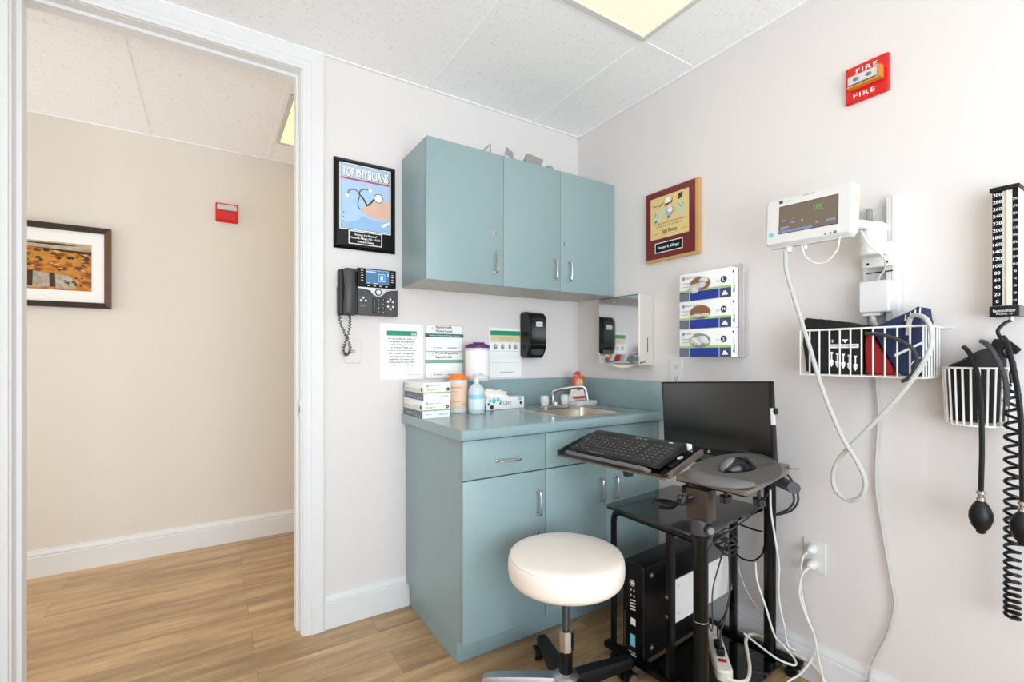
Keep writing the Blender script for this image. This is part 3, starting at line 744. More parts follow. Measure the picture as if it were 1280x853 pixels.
b = MB(F).m(PSCREEN); b.quad(.037,.140,.14,.201,.0446); b.m(PSCREEN2).quad(.037,.08,.19,.195,.0449).quad(.037,.140,.199,.201,.0449).quad(.092,.094,.152,.186,.0449).quad(.12,.122,.152,.186,.0449).quad(.092,.122,.152,.155,.0449).quad(.092,.122,.183,.186,.0449).quad(.1,.114,.16,.178,.0449).quad(.133,.138,.176,.192,.0449); b.m(PAPER).quad(.042,.055,.142,.144,.0449).quad(.07,.09,.142,.144,.0449); b.build('display', sc_)
b = MB(F).m(KEYW)
for x in (.021,.155):
    for k in range(5): b.rr(x-.005,x+.005,.152+k*.0105,.155+k*.0105,.044,.0455,.001)
for k in range(4): b.rr(.045+k*.026,.055+k*.026,.130,.134,.044,.0455,.001)
b.build('line_keys', sc_)
b = MB(F).m(BLACK)
for r in range(4):
    for c in range(3): x,y = .075+c*.02,.072-r*.0185; b.rr(x-.0075,x+.0075,y-.0065,y+.0065,.0375,.0415,.002)
b.m(KEYW)
for r in range(4):
    for c in range(3): x,y = .075+c*.02,.072-r*.0185; b.text('123456789*0#'[r*3+c],x,y-.003,.0075,.042)
b.build('number_keys', t)
b = MB(F).m(KEYW)
for x,y in ((.028,.078),(.018,.066),(.039,.066),(.148,.078),(.138,.067),(.16,.067),(.138,.045),(.149,.034),(.16,.045)): b.disc(x,y,.005,.0385,n=12)
b.build('function_keys', t); b = MB(F)
b.m(BLACK).lathe([(.015,0),(.015,.004),(.012,.005)],20,FB(-1.283+.093,1.338+.105,-.042)); b.m(WHITE).disc(.093,.105,.0105,.0455); b.build('navigation_button', t); b = MB(F)
b.m(DARKT).rr(.045,.06,.104,.112,.038,.041,.003).rr(.128,.143,.104,.112,.038,.041,.003); b.m(LGREYT).text('CISCO',.028,.04,.008,.0386,.026); b.build('soft_keys', t)
def sweep(b, prof, path):      # prof: (w,d) at each path point (y,z); x is across
    rings = []
    for (y,z,w,d) in path:
        ring = []
        for k in range(12):
            a = 2*PI*k/12; ring.append(b.bm.verts.new(b.F @ Vector((prof+w*math.copysign(abs(math.cos(a))**.6,math.cos(a)), y, z+d*math.copysign(abs(math.sin(a))**.6,math.sin(a))))))
        rings.append(ring)
    for A,B in zip(rings,rings[1:]):
        for k in range(12): b.face((A[k],A[(k+1)%12],B[(k+1)%12],B[k]))
    b.face(rings[0][::-1]); b.face(rings[-1])
b = MB(F).m(CHAR); sweep(b, -.036, [(.002,.05,.020,.012),(.008,.054,.0235,.017),(.04,.058,.0245,.018),(.07,.066,.0225,.014),(.12,.068,.0215,.013),(.155,.062,.0235,.017),(.188,.057,.0235,.018),(.197,.052,.018,.012)]); hs = b.build('handset', t)
b = MB().m(CHAR)
P = smooth_path([(-1.318,-.06,1.338),(-1.314,-.05,1.306),(-1.318,-.045,1.262),(-1.332,-.04,1.215),(-1.338,-.035,1.185),(-1.328,-.032,1.166),(-1.312,-.032,1.176),(-1.310,-.032,1.21),(-1.326,-.03,1.25),(-1.343,-.028,1.29),(-1.352,-.025,1.335),(-1.350,-.02,1.352)],14)
cp = []
for i,p in enumerate(P):
    d = (P[min(i+1,len(P)-1)]-P[max(i-1,0)]).normalized(); u = d.cross(Vector((0,1,0))).normalized(); v = d.cross(u); a = i*1.5
    cp.append(p+u*.0052*math.cos(a)+v*.0052*math.sin(a))
b.tube(cp,.0022,5,1); b.build('coiled_cord', t)
t = thing('wall_plate', 'blank white data wall plate below the telephone', 'wall plate', (-1.29,0,1.13)); F = FB(-1.29,1.13,-.001)
b = MB(F).m(WALL); b.rr(-.035,.035,0,.106,0,.005,.004,inset=.002); b.build('plate', t)
b = MB(F).m(LGREYT); b.disc(0,.01,.0025,.0056).disc(0,.096,.0025,.0056); b.rr(-.009,.009,.043,.06,.005,.007,.002); b.build('jack', t)

# soap dispenser
t = thing('soap_dispenser', 'black wall soap dispenser with small white label above the backsplash', 'soap dispenser', (-.36,-.05,1.15)); F = FB(-.357,1.152,-.002)
b = MB(F).m(SOAPB)
pf = [(0,.0),(.0,.245),(.055,.245),(.092,.232),(.1,.2),(.1,.075),(.088,.045),(.07,.0)]
Fx = F @ Fr((-.057,0,0),(0,0,1),(0,1,0)) ; Fx = Fx
# profile in (out, up) extruded across
M_ = F @ Matrix(((0,0,1,-.055),(0,1,0,0),(1,0,0,0),(0,0,0,1)))
vs = b.prism(pf,0,.11,M_)
r_ = bmesh.ops.bevel(b.bm, geom=list({e for v in vs for e in v.link_edges}), offset=.009, segments=3, affect='EDGES')
b.build('housing', t)
b = MB(F).m(DCHAR); b.prism(b.rpts(-.046,.046,.012,.06,.02),.05,.088,F,b.rpts(-.04,.04,.018,.054,.018)); b.build('push_lever', t)
b = MB(F).m(WHITE); b.rr(-.018,.024,.165,.19,.1,.1015,.003); b.m(DARKT).text('GOJO',.003,.172,.009,.1018,.028); b.build('label_plate', t)

# ================================================================== RIGHT WALL
# towel dispenser
t = thing('towel_dispenser', 'polished steel paper towel dispenser on the wall beside the cabinet', 'paper towel dispenser', (-.05,-.42,1.12))
F = FR(0,0,-.002)
b = MB(F).m(CASEST); b.box(.285,.287,1.125,1.458,0,.1); b.box(.557,.559,1.118,1.458,0,.1); b.box(.287,.557,1.455,1.458,0,.1); b.box(.287,.557,1.12,1.455,0,.004); b.build('body', t)
b = MB(F).m(MIRROR); M_ = F @ Matrix(((0,0,1,.2865),(0,1,0,0),(1,0,0,0),(0,0,0,1)))
b.prism([(.098,1.458),(.1,1.458),(.1,1.178),(.094,1.166),(.072,1.140),(.055,1.128),(.045,1.126),(.045,1.124),(.056,1.126),(.074,1.138),(.098,1.17)],0,.271,M_); b.build('front_panel', t, sharp=.12)
b = MB(F).m(CREMEST); b.box(.5573,.5595,1.165,1.457,.092,.1012); b.build('edge_strip', t)
b = MB(FR(.0,.0,-.1022)); b.F = FR(-.395,1.435,-.1022); b.m(CHROME).lathe([(.006,0),(.006,.003),(0,.0035)],14); b.build('lock', t); b = MB(FR(0,0,0)).m(BLACK); b.box(.5592,.5598,1.18,1.25,.04,.044); b.build('level_slot', t)
b = MB(F).m(TISSUE); sheet(b, lambda u,v: (.31+.2*u, 1.127-.022*math.sin(PI*u)*v-.004*v, .03+.055*v-.03*v*v), 12, 5); b.m(CHROME).tube([(.50,1.135,.1),(.53,1.128,.105),(.555,1.13,.09),(.563,1.135,.06)],.006,6,4); b.build('paper_towel', t)

# award plaque
F = FR(-.533,1.612,-.002); t = thing('award_plaque', 'red mahogany award plaque with gold cartoon plate above the glove boxes', 'plaque', (0,-.67,1.61))
b = MB(F).m(GOLD); b.box(0,.292,0,.332,0,.019); b.m(WOODR).prism([(.0,.012),(.276,.012),(.276,.332),(0,.332)],.019,.0205); b.build('board', t)
Fp = FR(-.533,1.612,-.0226); b = MB(Fp); b.m(GOLDP).quad(.028,.245,.105,.302,.0003)
b.m(PLATEG).poly([(.045,.19),(.075,.182),(.1,.205),(.12,.235),(.1,.25),(.07,.225),(.04,.215)],.0007).poly([(.185,.19),(.225,.198),(.225,.245),(.2,.255),(.18,.235)],.0007)
b.m(DARKT).poly([(.112,.252),(.155,.26),(.157,.285),(.15,.265),(.114,.262)],.001).poly([(.185,.262),(.205,.268),(.215,.292),(.19,.29)],.001).poly([(.075,.25),(.1,.265),(.108,.275),(.085,.262)],.001).poly([(.05,.185),(.07,.186),(.062,.196)],.001).poly([(.125,.19),(.142,.193),(.136,.206)],.001)
b.m(PAPER).disc(.13,.273,.016,.0009).disc(.142,.232,.014,.0009); b.m(LTBLUE).poly([(.12,.2),(.15,.2),(.148,.24),(.122,.235)],.0008)
b.m(SEPIA)
for P in ([(.04,.27),(.06,.26),(.08,.268)],[(.12,.23),(.15,.24),(.165,.225),(.15,.205)],[(.19,.245),(.205,.225),(.218,.245)],[(.045,.205),(.06,.22),(.055,.235)]): band(P,.0018,DARKT,.0012)
b.m(SEPIA).text('You Are Being Greatly Appreciated',.135,.172,.0075,.0008,.17).text('in Many Ways, Dr. Sensational',.135,.158,.0075,.0008,.14).text('Jugit Bemery',.14,.127,.02,.0008,.085,bold=.0004).quad(.04,.075,.128,.1292,.0008).quad(.2,.235,.128,.1292,.0008); b.build('gold_plate', t)
b = MB(Fp); b.m(PAPER).quad(.055,.212,.038,.086,.0004); b.m(BLACKG).quad(.059,.208,.0415,.0825,.0008); b.m(PAPER).text('Howard R. Killinger',.1335,.056,.013,.0012,.12,bold=.0004); b.build('name_plate', t)

# glove rack + boxes
t = thing('glove_rack', 'clear acrylic rack holding three glove boxes on the wall', 'rack', (0,-.91,1.154)); F = FR(0,0,-.001)
b = MB(F).m(ACRY); b.box(.775,1.045,1.152,1.535,0,.004); b.box(.779,1.024,1.152,1.156,.004,.098); b.box(.778,.781,1.156,1.50,.004,.03); b.box(1.0265,1.0295,1.156,1.50,.004,.03); b.build('rack_shell', t)
b = MB(F).m(MIRROR); b.box(1.0305,1.031,1.16,1.53,.02,.05); b.build('side_clip', t)
def tall_glove_box(k, size, label, hole):
    z = 1.1575+k*.119; ya = .783
    t = thing('glove_box', label, 'box', (-.05,-.905,z), 'glove boxes in the wall rack'); F = FR(-ya,z,-.006-.0)
    W,Hh,D = .242,.1175,.087
    b = MB(F).m(PAPER); b.box(0,W,0,Hh,0,D,.001); b.build('carton', t)
    f = MB(FR(-ya,z,-.006-D)); f.m(PAPER)
    f.m(BLUEP).quad(.0,W*.78,.0005,.038,.0006); f.m(NAVYP).quad(W*.79,W,.0005,.038,.0006); f.m(SLATE).quad(0,.048,.0005,.034,.0008); f.m(LIME).quad(.0,W,.038,.047,.0006); f.m(PAPER).quad(.05,.053,.0005,.04,.001)
    logo(f,.02,.098,.007,w=.07); f.m(GREYT).text('CRITERION',.012,.072,.006,.0009,.04,'l'); f.m(LGREYT).quad(.012,.045,.06,.063,.0008)
    f.m(DARKT).disc(W-.032,.072,.0135,.0009,n=24); f.m(PAPER).text(size,W-.032,.066,.013,.0013,bold=.0008); f.m(LGREYT).quad(W-.066,W-.05,.07,.072,.0008).quad(W-.066,W-.05,.064,.066,.0008)
    f.m(PAPER).poly([(W-.04,.009),(W-.014,.009),(W-.016,.019),(W-.022,.019),(W-.022,.027),(W-.034,.025),(W-.034,.018),(W-.038,.018)],.0009)
    f.build('printed_front', t)
    o = MB(FR(-ya,z,-.006-D)); o.m(GREYP).disc(.102,.068,.05,.0012,n=28,ry=.030); o.m(hole).disc(.102,.068,.047,.0016,n=28,ry=.0275); op = o.build('opening', t)
    g = MB(FR(-ya,z,-.006-D)).m(GLOVE)
    rnd = random.Random(k+3)
    spots = {0:((.08,.066,.03,.017),(.11,.075,.028,.014),(.125,.062,.02,.014),(.095,.057,.03,.012)), 1:((.09,.052,.034,.0095),(.125,.054,.02,.008)), 2:((.12,.08,.022,.012),(.09,.058,.04,.012),(.075,.045,.024,.016),(.105,.064,.026,.01))}[k]
    for x,y,rx,ry in spots: g.ball((x,y,.002),(rx,ry,.012),n=14,m=8,fn=lambda p: Vector((p.x+rnd.uniform(-.002,.002),p.y+rnd.uniform(-.0015,.0015),p.z+rnd.uniform(-.002,.003))))
    g.build('gloves', t)
    s = MB(Fr((-.006,-ya-W,z),(-1,0,0),(0,0,1))); s.F = Fr((-.006-D,-ya-W,z),(1,0,0),(0,0,1))
    s.m(PAPER).quad(0,D,0,Hh,.0004); s.m(GREYP).quad(D*.55,D*.95,.002,Hh-.002,.0007); s.m(DARKT).disc(.012,.1,.005,.0009).quad(.009,.014,.02,.03,.0009).quad(.02,.023,.015,.05,.0009).quad(.012,.0135,.02,.075,.0009); s.build('printed_end', t)
tall_glove_box(0,'S','bottom glove box in the wall rack, marked S', GREYP)
tall_glove_box(1,'M','middle glove box in the wall rack, marked M, brown opening', BROWNHOLE)
tall_glove_box(2,'L','top glove box in the wall rack, marked L, glove hanging out', BROWNHOLE)

# fire strobe
t = thing('fire_alarm', 'red square FIRE strobe with amber-edged lens high on the wall', 'fire alarm', (0,-1.447,2.004)); F = FR(-1.387,2.004,-.001)
b = MB(F).m(RED); b.rr(0,.121,0,.121,0,.012,.005,inset=.003); b.build('plate', t)
b = MB(F).m(PAPER); b.text('FIRE',.055,.013,.015,.0128,.06,space=1.2,bold=.0004).text('FIRE',.062,.093,.015,.0128,.06,space=1.2,bold=.0004); b.build('lettering', t)
b = MB(F).m(AMBER); b.box(.014,.0998,.042,.047,.012,.034); b.box(.100,.108,.042,.082,.012,.034); b.build('lens_edge', t)
b = MB(F).m(CLEAR); b.rr(.014,.0995,.0475,.082,.012,.033,.004,inset=.004); b.m(OFFW).box(.024,.092,.055,.076,.0332,.034); b.m(GREYT).ball((.04,.065,.0345),(.009,.006,.003),n=10,m=6).ball((.075,.065,.0345),(.009,.006,.003),n=10,m=6); b.m(BLACK).box(.02,.094,.0485,.051,.0331,.0338); b.build('strobe_lens', t)

# outlets
def outlet(name, label, y, z, full=True):
    t = thing(name, label, 'outlet', (0,y,z)); F = FR(y,z,-.001)
    b = MB(F).m(WHITE); b.rr(-.037,.037,-.058,.058,0,.005,.004,inset=.002); b.build('cover_plate', t)
    for s in (-1,1):
        b = MB(F).m(WHITE); b.rr(-.017,.017,s*.027-.016,s*.027+.016,.005,.0062,.012); b.m(DARKT).quad(-.009,-.006,s*.027-.003,s*.027+.006,.0066).quad(.006,.009,s*.027-.003,s*.027+.006,.0066).disc(0,s*.027-.008,.003,.0066); b.build('socket', t)
    return t
outlet('wall_outlet', 'white duplex wall outlet just above the computer monitor', -.695,1.088)
outlet('wall_outlet', 'white duplex wall outlet with two plugs near the floor', -1.287,.448)
for k,(z,pts_,lab) in enumerate(((.476,[(-.045,-1.283,.470),(-.05,-1.268,.44),(-.04,-1.257,.342),(-.03,-1.27,.248),(-.028,-1.296,.176),(-.032,-1.296,.107),(-.065,-1.272,.045),(-.10,-1.245,.012),(-.14,-1.26,.007)],'white power cord in the upper socket, curving down past the baseboard'),
                  (.421,[(-.045,-1.287,.415),(-.064,-1.274,.39),(-.062,-1.264,.32),(-.054,-1.281,.25),(-.048,-1.306,.19),(-.046,-1.318,.12),(-.046,-1.338,.03),(-.05,-1.35,.006)],'white power cord in the lower socket, hanging straight to the floor'))):
    t = thing('power_lead', lab, 'cord', (-.04,-1.287,.006)); b = MB(FR(-1.287,z,-.0085)).m(WHITE); b.lathe([(.015,0),(.017,.006),(.0165,.02),(.012,.03),(.006,.036)],18); b.build('plug', t)
    b = MB().m(CABLEW); b.tube(pts_,.0036,8,8); b.build('cable', t)

# vital signs monitor on its wall channel
t = thing('wall_channel', 'white metal wall channel carrying the vital signs monitor', 'mounting rail', (0,-1.49,1.255)); F = FR(0,0,-.001)
b = MB(F).m(OFFW); b.box(1.444,1.513,1.255,1.64,0,.012); b.box(1.446,1.456,1.255,1.64,.012,.028); b.m(WHITE).box(1.508,1.541,1.252,1.66,0,.032,.002); b.m(GREYT).box(1.5075,1.5085,1.255,1.65,.02,.0325); b.m(LGREYT).box(1.522,1.524,1.253,1.659,.032,.0326); b.build('rail', t)
b = MB(F).m(WHITE); b.box(1.452,1.53,1.44,1.515,.03,.055,.003); b.m(BLACK).disc(1.468,1.452,.004,.0556).disc(1.518,1.452,.004,.0556).quad(1.456,1.526,1.424,1.428,.0335); b.build('slide_bracket', t)
b = MB().m(WHITE); b.lathe([(.034,1.47),(.037,1.474),(.037,1.498),(.034,1.502),(.034,1.506),(.037,1.51),(.037,1.545),(.03,1.552)],24,FZ((-.092,-1.492,0))); b.build('swivel', t)
b = MB().m(WHITE); b.tube([(-.092,-1.492,1.56),(-.14,-1.485,1.562),(-.19,-1.45,1.562)],.014,10,6); b.box(-.105,-.03,-1.515,-1.47,1.55,1.575,.006); b.m(GREYP).box(-.055,-.035,-1.475,-1.462,1.58,1.63,.003); b.build('swing_arm', t)
t = thing('vital_signs_monitor', 'white wall-mounted vital signs monitor with dark screen', 'monitor', (-.215,-1.372,1.52))
F = Fr((-.226,-1.234,1.528),(.0,-1,-.03),(0,-.03,1))
b = MB(F).m(WHITE); b.rr(0,.262,0,.155,-.030,.006,.016,inset=.008); b.m(OFFW).rr(.006,.256,-.006,.1,-.028,-.006,.01); b.build('housing', t)
b = MB(F).m(DARKT); b.quad(.047,.222,.036,.126,.0066); b.m(MSCREEN).quad(.049,.220,.038,.124,.007); b.m(MBAR).quad(.049,.150,.038,.0465,.0074).quad(.19,.216,.05,.057,.0074)
b.m(PSCREEN2).text('NIBP',.062,.076,.004,.0076).text('98',.12,.066,.005,.0076).text('36.6',.092,.066,.005,.0076).quad(.054,.08,.055,.0565,.0074).quad(.054,.072,.05,.0512,.0074).quad(.16,.168,.052,.0535,.0074)
b.m(MGRN).text('100',.166,.096,.013,.0076).quad(.155,.178,.092,.0935,.0074).text('57',.093,.076,.005,.0076); b.build('screen', t)
b = MB(F); b.m(NAVYP).rr(.046,.058,.136,.145,.006,.0066,.001); b.m(LGREYT).text('WelchAllyn',.062,.1375,.006,.0068,.02,'l'); b.m(GREYT).text('CONNEX VSM',.135,.1445,.005,.0066,.035); b.m(AQUA).disc(.022,.038,.008,.0066); b.m(GREYT).disc(.188,.012,.003,.0066).disc(.203,.012,.003,.0066).disc(.215,.013,.005,.0066); b.build('controls', t)
b = MB(F); b.m(WHITE).cyl((.068,-.006,-.02),(.068,-.022,-.02),.013,.009); b.build('port', t); b = MB(F).m(WHITE); b.cyl((.118,-.006,-.02),(.118,-.02,-.02),.007); b.build('port', t); b = MB(F).m(SAND); b.box(.2622,.263,.09,.12,-.022,-.006); b.build('caution_label', t)
t = thing('power_module', 'white square power module on the wall channel above the wire basket', 'power module', (-.06,-1.49,1.29)); F = FR(0,0,-.03)
b = MB(F).m(WHITE); b.rr(1.446,1.527,1.297,1.397,.004,.036,.006,inset=.004); b.build('case', t)
b = MB(F).m(WHITE); b.rr(1.456,1.502,1.288,1.2965,.006,.03,.003); b.tube([(1.478,1.288,.02),(1.482,1.27,.02),(1.486,1.25,.01)],.008,8,4); b.build('connector', t)
def cable(name, label, pts_, r, m_, cat='cable', group=None, n=8):
    b = MB().m(m_); b.tube(pts_, r, n, 8); return tag(b.build(name), label, cat, group)
cable('pressure_hose', 'grey pressure hose looping from the vital signs monitor into the basket', [(-.238,-1.307,1.503),(-.226,-1.304,1.438),(-.212,-1.327,1.33),(-.206,-1.363,1.199),(-.195,-1.401,1.048),(-.19,-1.45,.916),(-.19,-1.488,.85),(-.186,-1.509,.795),(-.182,-1.499,.745),(-.178,-1.463,.72),(-.172,-1.424,.745),(-.17,-1.419,.799),(-.172,-1.442,.853),(-.176,-1.495,.922),(-.18,-1.554,.999),(-.184,-1.61,1.078),(-.186,-1.653,1.161),(-.178,-1.661,1.215),(-.168,-1.645,1.262),(-.148,-1.615,1.275),(-.139,-1.60,1.262),(-.139,-1.597,1.22)], .0065, CABLEG)
cable('sensor_cable', 'thin white cable loop hanging under the vital signs monitor', [(-.225,-1.352,1.512),(-.222,-1.36,1.479),(-.22,-1.391,1.451),(-.22,-1.423,1.453),(-.22,-1.45,1.483),(-.22,-1.458,1.524)], .0022, CABLEW)
cable('sensor_cable', 'thin white cable from monitor edge down to the power module', [(-.2,-1.505,1.53),(-.165,-1.515,1.487),(-.13,-1.535,1.456),(-.09,-1.525,1.427),(-.07,-1.505,1.41),(-.055,-1.495,1.398)], .0028, CABLEW)
cable('power_cable', 'long grey cable running down the bare wall from the basket to the floor', [(-.013,-1.475,1.092),(-.012,-1.475,1.07),(-.012,-1.48,.969),(-.012,-1.473,.762),(-.012,-1.486,.637),(-.012,-1.511,.468),(-.012,-1.522,.385),(-.013,-1.507,.29),(-.02,-1.477,.198),(-.024,-1.462,.138),(-.026,-1.458,.03),(-.05,-1.45,.006)], .0042, CABLEG)

# wire basket with cuffs
t = thing('wire_basket', 'white rectangular wire basket on the wall below the power module', 'basket', (-.08,-1.475,1.098))
ya,yb,xf,zt,zb = -1.31,-1.634,-.150,1.245,1.099
b = MB().m(WIREW)
b.tube([(xf,ya,zt),(xf,yb,zt)],.0032,6,1); b.tube([(-.004,ya,zt),(xf,ya,zt)],.0032,6,1); b.tube([(-.004,yb,zt),(xf,yb,zt)],.0032,6,1); b.tube([(-.005,-1.235,zt+.004),(-.005,-1.66,zt-.002)],.003,6,1)
b.tube([(xf,ya,zb),(xf,yb,zb)],.0028,6,1); b.tube([(-.004,ya,zb),(xf,ya,zb)],.0028,6,1); b.tube([(-.004,yb,zb),(xf,yb,zb)],.0028,6,1); b.build('rim', t)
b = MB().m(WIREW)
for k in range(12):
    y = ya-(ya-yb)*k/11; b.tube([(xf,y,zt),(xf,y,zb),(-.004,y,zb)],.0024,6,1)
for k in range(1,7):
    x = xf+(-.004-xf)*k/7
    for y in (ya,yb): b.tube([(x,y,zt),(x,y,zb)],.0022,6,1)
b.build('wires', t)
def blob(b, c, r, pw=.5, n=20, m=12, tw=0, fn=None):
    def f(p):
        d = Vector(((p.x-c[0])/r[0],(p.y-c[1])/r[1],(p.z-c[2])/r[2]))
        q = Vector([math.copysign(abs(v)**pw, v) for v in d]); q = q/max(1e-6,max(abs(q.x),abs(q.y),abs(q.z)))**.35
        p2 = Vector((c[0]+q.x*r[0], c[1]+q.y*r[1], c[2]+q.z*r[2]))
        return fn(p2) if fn else p2
    b.ball(c, r, None, n, m, f)
def cuff(name, label, poly, x0, x1, m_, extra=None):
    t = thing(name, label, 'cuff', ((x0+x1)/2, -poly[0][0], min(p[1] for p in poly)))
    F = FR(0,0,0); b = MB(F).m(m_)
    vs = b.prism(poly,-x1,-x0,F); bmesh.ops.bevel(b.bm, geom=list({e for v in vs for e in v.link_edges}), offset=.006, segments=3, affect='EDGES')
    b.build('wrap', t)
    if extra: extra(t)
    return t
def bprint(t):
    b = MB(FR(0,0,-.1452)).m(PAPER); b.quad(1.395,1.478,1.186,1.198,.0008)
    b.text('CE',1.402,1.204,.009,.0008).poly([(1.432,1.213),(1.45,1.213),(1.441,1.201)],.0008)
    b.m(BLACK).text('ADULT LATEX FREE',1.436,1.1895,.005,.0012,.075)
    b.m(PAPER)
    for k in range(5):
        x = 1.403+k*.0165; z = 1.168-k*.003
        b.quad(x-.004,x+.004,z,z+.006,.0008).quad(x-.0018,x+.0018,z-.018,z,.0008).disc(x,z-.024,.006,.0008).poly([(x-.006,z-.03),(x+.006,z-.03),(x,z-.042)],.0008)
    b.build('size_markings', t)
cuff('pressure_cuff','folded black cuff with white size markings in the rectangular basket',[(1.325,1.104),(1.486,1.104),(1.484,1.252),(1.44,1.268),(1.37,1.275),(1.318,1.29),(1.316,1.2)],-.145,-.075,BLKC,bprint)
cuff('pressure_cuff','black cuff at the back of the rectangular basket against the wall',[(1.33,1.104),(1.51,1.104),(1.51,1.25),(1.42,1.268),(1.33,1.27)],-.07,-.015,BLKC)
cuff('pressure_cuff','bright red cuff standing between the black and navy ones',[(1.492,1.104),(1.565,1.104),(1.552,1.14),(1.516,1.20),(1.496,1.238),(1.489,1.2)],-.14,-.085,REDC)
def nprint(t):
    b = MB(FR(0,0,-.1282)).m(PAPER); b.poly([(1.563,1.158),(1.628,1.196),(1.63,1.204),(1.562,1.166)],.0008); b.tube([(1.6,1.135,.002),(1.61,1.15,.002),(1.622,1.156,.002)],.0012,5,4); b.build('white_tape', t)
    b = MB(FR(0,0,-.1282)).m(PAPER)
    for k in range(4): x = 1.585+k*.011; b.poly([(x,1.262+k*.005),(x+.004,1.263+k*.005),(x+.005,1.28+k*.006),(x+.002,1.28+k*.006)],.0008)
    b.build('stripe_marks', t)
cuff('pressure_cuff','navy blue cuff with white tape propped up at the basket end',[(1.57,1.104),(1.618,1.104),(1.622,1.262),(1.618,1.305),(1.575,1.272),(1.52,1.252),(1.5,1.245),(1.53,1.19)],-.128,-.03,NAVYC,nprint)
cable('rubber_tube','black rubber tube curving in front of the navy cuff across the basket wires', [(-.159,-1.5,1.228),(-.159,-1.54,1.224),(-.159,-1.585,1.205),(-.159,-1.617,1.175),(-.159,-1.622,1.135),(-.159,-1.605,1.1),(-.159,-1.588,1.088)], .0052, CABLED, 'tube')

# sphygmomanometer
t = thing('sphygmomanometer', 'black wall blood pressure gauge with numbered column scale', 'pressure gauge', (-.03,-1.775,1.262)); F = FR(0,0,-.001)
b = MB(F).m(CREMEST); b.box(1.7505,1.801,1.292,1.598,0,.058,.001); b.build('case', t)
b = MB(F).m(BLACK); b.box(1.7475,1.803,1.596,1.607,0,.064,.001); b.m(GREYT).box(1.7475,1.803,1.265,1.292,0,.0575); b.m(BLACK).box(1.7475,1.8025,1.264,1.292,.0575,.064,.001); b.build('end_caps', t)
Fp = FR(0,0,-.0592); b = MB(Fp); b.m(BLACKG).quad(1.752,1.8,1.293,1.596,.0004); b.m(OFFW).quad(1.7715,1.7895,1.293,1.594,.0008); b.m(SAND).quad(1.7765,1.7845,1.293,1.594,.0011); b.m(PAPER)
for k in range(16):
    z = 1.301+k*.0188; b.text(str(k*20),1.7618,z,.0085,.0012,.0055*len(str(k*20)),bold=.0002)
    if k < 15: b.text(str(k*20+10),1.7948,z+.002,.006,.0012,.0028*len(str(k*20+10)))
b.build('scale', t)
b = MB(Fp); b.m(CLEAR).cyl((1.7805,1.294,.003),(1.7805,1.594,.003),.0022,n=10); b.m(REDP).cyl((1.7805,1.294,.003),(1.7805,1.34,.003),.0012,n=8); b.build('glass_tube', t)
b = MB(FR(0,0,-.0652)).m(PAPER); b.text('Baumanometer',1.776,1.276,.008,.0008,.042).text('MODEL 33',1.776,1.269,.004,.0008,.03); b.m(CHROME).F = I4; b.cyl((-.05,-1.786,1.264),(-.05,-1.786,1.254),.005); b.build('badge', t)

# second basket
t = thing('wire_basket', 'white half-round wire basket below the pressure gauge', 'basket', (-.05,-1.70,.97))
def arc(z, sc, n=24):
    o = []
    for k in range(n+1):
        a = PI*k/n; o.append((-.004-.098*sc*abs(math.sin(a))**.8, -1.711+.069*sc*math.cos(a), z))
    return o
b = MB().m(WIREW); b.tube(arc(1.128,1),.003,6,1); b.tube(arc(.972,.9),.0026,6,1); b.tube([(-.004,-1.642,1.128),(-.004,-1.78,1.128)],.0026,6,1); b.tube([(-.004,-1.649,.972),(-.004,-1.773,.972)],.0026,6,1); b.build('rim', t)
b = MB().m(WIREW); A = arc(1.128,1,13); B = arc(.972,.9,13)
for p,q in zip(A,B): b.tube([p,q],.0026,6,1)
for q in B[2:-2:2]: b.tube([q,(-.004,q[1],.972)],.0022,6,1)
b.build('wires', t)
t = thing('pressure_cuff', 'black cuff bundled inside the half-round basket', 'cuff', (-.05,-1.70,.98))
b = MB().m(BLKC); A = [Vector(p) for p in arc(0,.86,18)]; cen = Vector((-.012,-1.711,0)); R_ = []
for zf,sc in ((0,.78),(.02,.92),(.5,.97),(.9,1.),(.97,.96),(1.,.8)):
    ring = []
    for p in A:
        q = cen+(p-cen)*sc; q.x = min(q.x,-.012)
        top = 1.125+.07*max(0,min(1,(-q.y-1.645)/.125))+.004*math.sin(90*q.y)
        q.z = .98+(top-.98)*zf; ring.append(b.bm.verts.new(q))
    R_.append(ring)
n = len(A)
for a_,b_ in zip(R_,R_[1:]):
    for k in range(n): b.face((a_[k],a_[(k+1)%n],b_[(k+1)%n],b_[k]))
b.face(R_[0][::-1]); b.face(R_[-1]); b.build('wrap', t)
b = MB().m(BLKC); b.prism([(1.74,1.185),(1.77,1.165),(1.79,1.165),(1.80,1.178),(1.775,1.205),(1.75,1.207)],.02,.032,FR(0,0,0)); b.build('flap', t)
cable('rubber_tube','short black zigzag tube under the pressure gauge', [(-.05,-1.786,1.254),(-.055,-1.775,1.247),(-.06,-1.763,1.228),(-.06,-1.768,1.209),(-.06,-1.779,1.192),(-.06,-1.773,1.175),(-.06,-1.777,1.162),(-.06,-1.789,1.152),(-.062,-1.793,1.135),(-.06,-1.787,1.115),(-.06,-1.789,1.09)], .0042, COILM, 'tube')
P = []; z = 1.085; a = 0
N_ = 620
for i in range(N_+1):
    f = i/N_; pitch = .030*(1-f)+.013*f
    a += 2*PI*26/N_; z_ = 1.085-(.030*26*(f-f*f*.5*.62))*.85/ .83*.93
    P.append((-.062+.0135*math.cos(a), -1.790+.0135*math.sin(a), z_))
zmin = P[-1][2]; P = [(x,y,1.085-(1.085-zz)*(1.085-.478)/(1.085-zmin)) for x,y,zz in P]
b = MB().m(COILM); b.tube(P,.0042,6,1); tag(b.build('coiled_tube'), 'long black coiled tube hanging below the pressure gauge', 'tube')
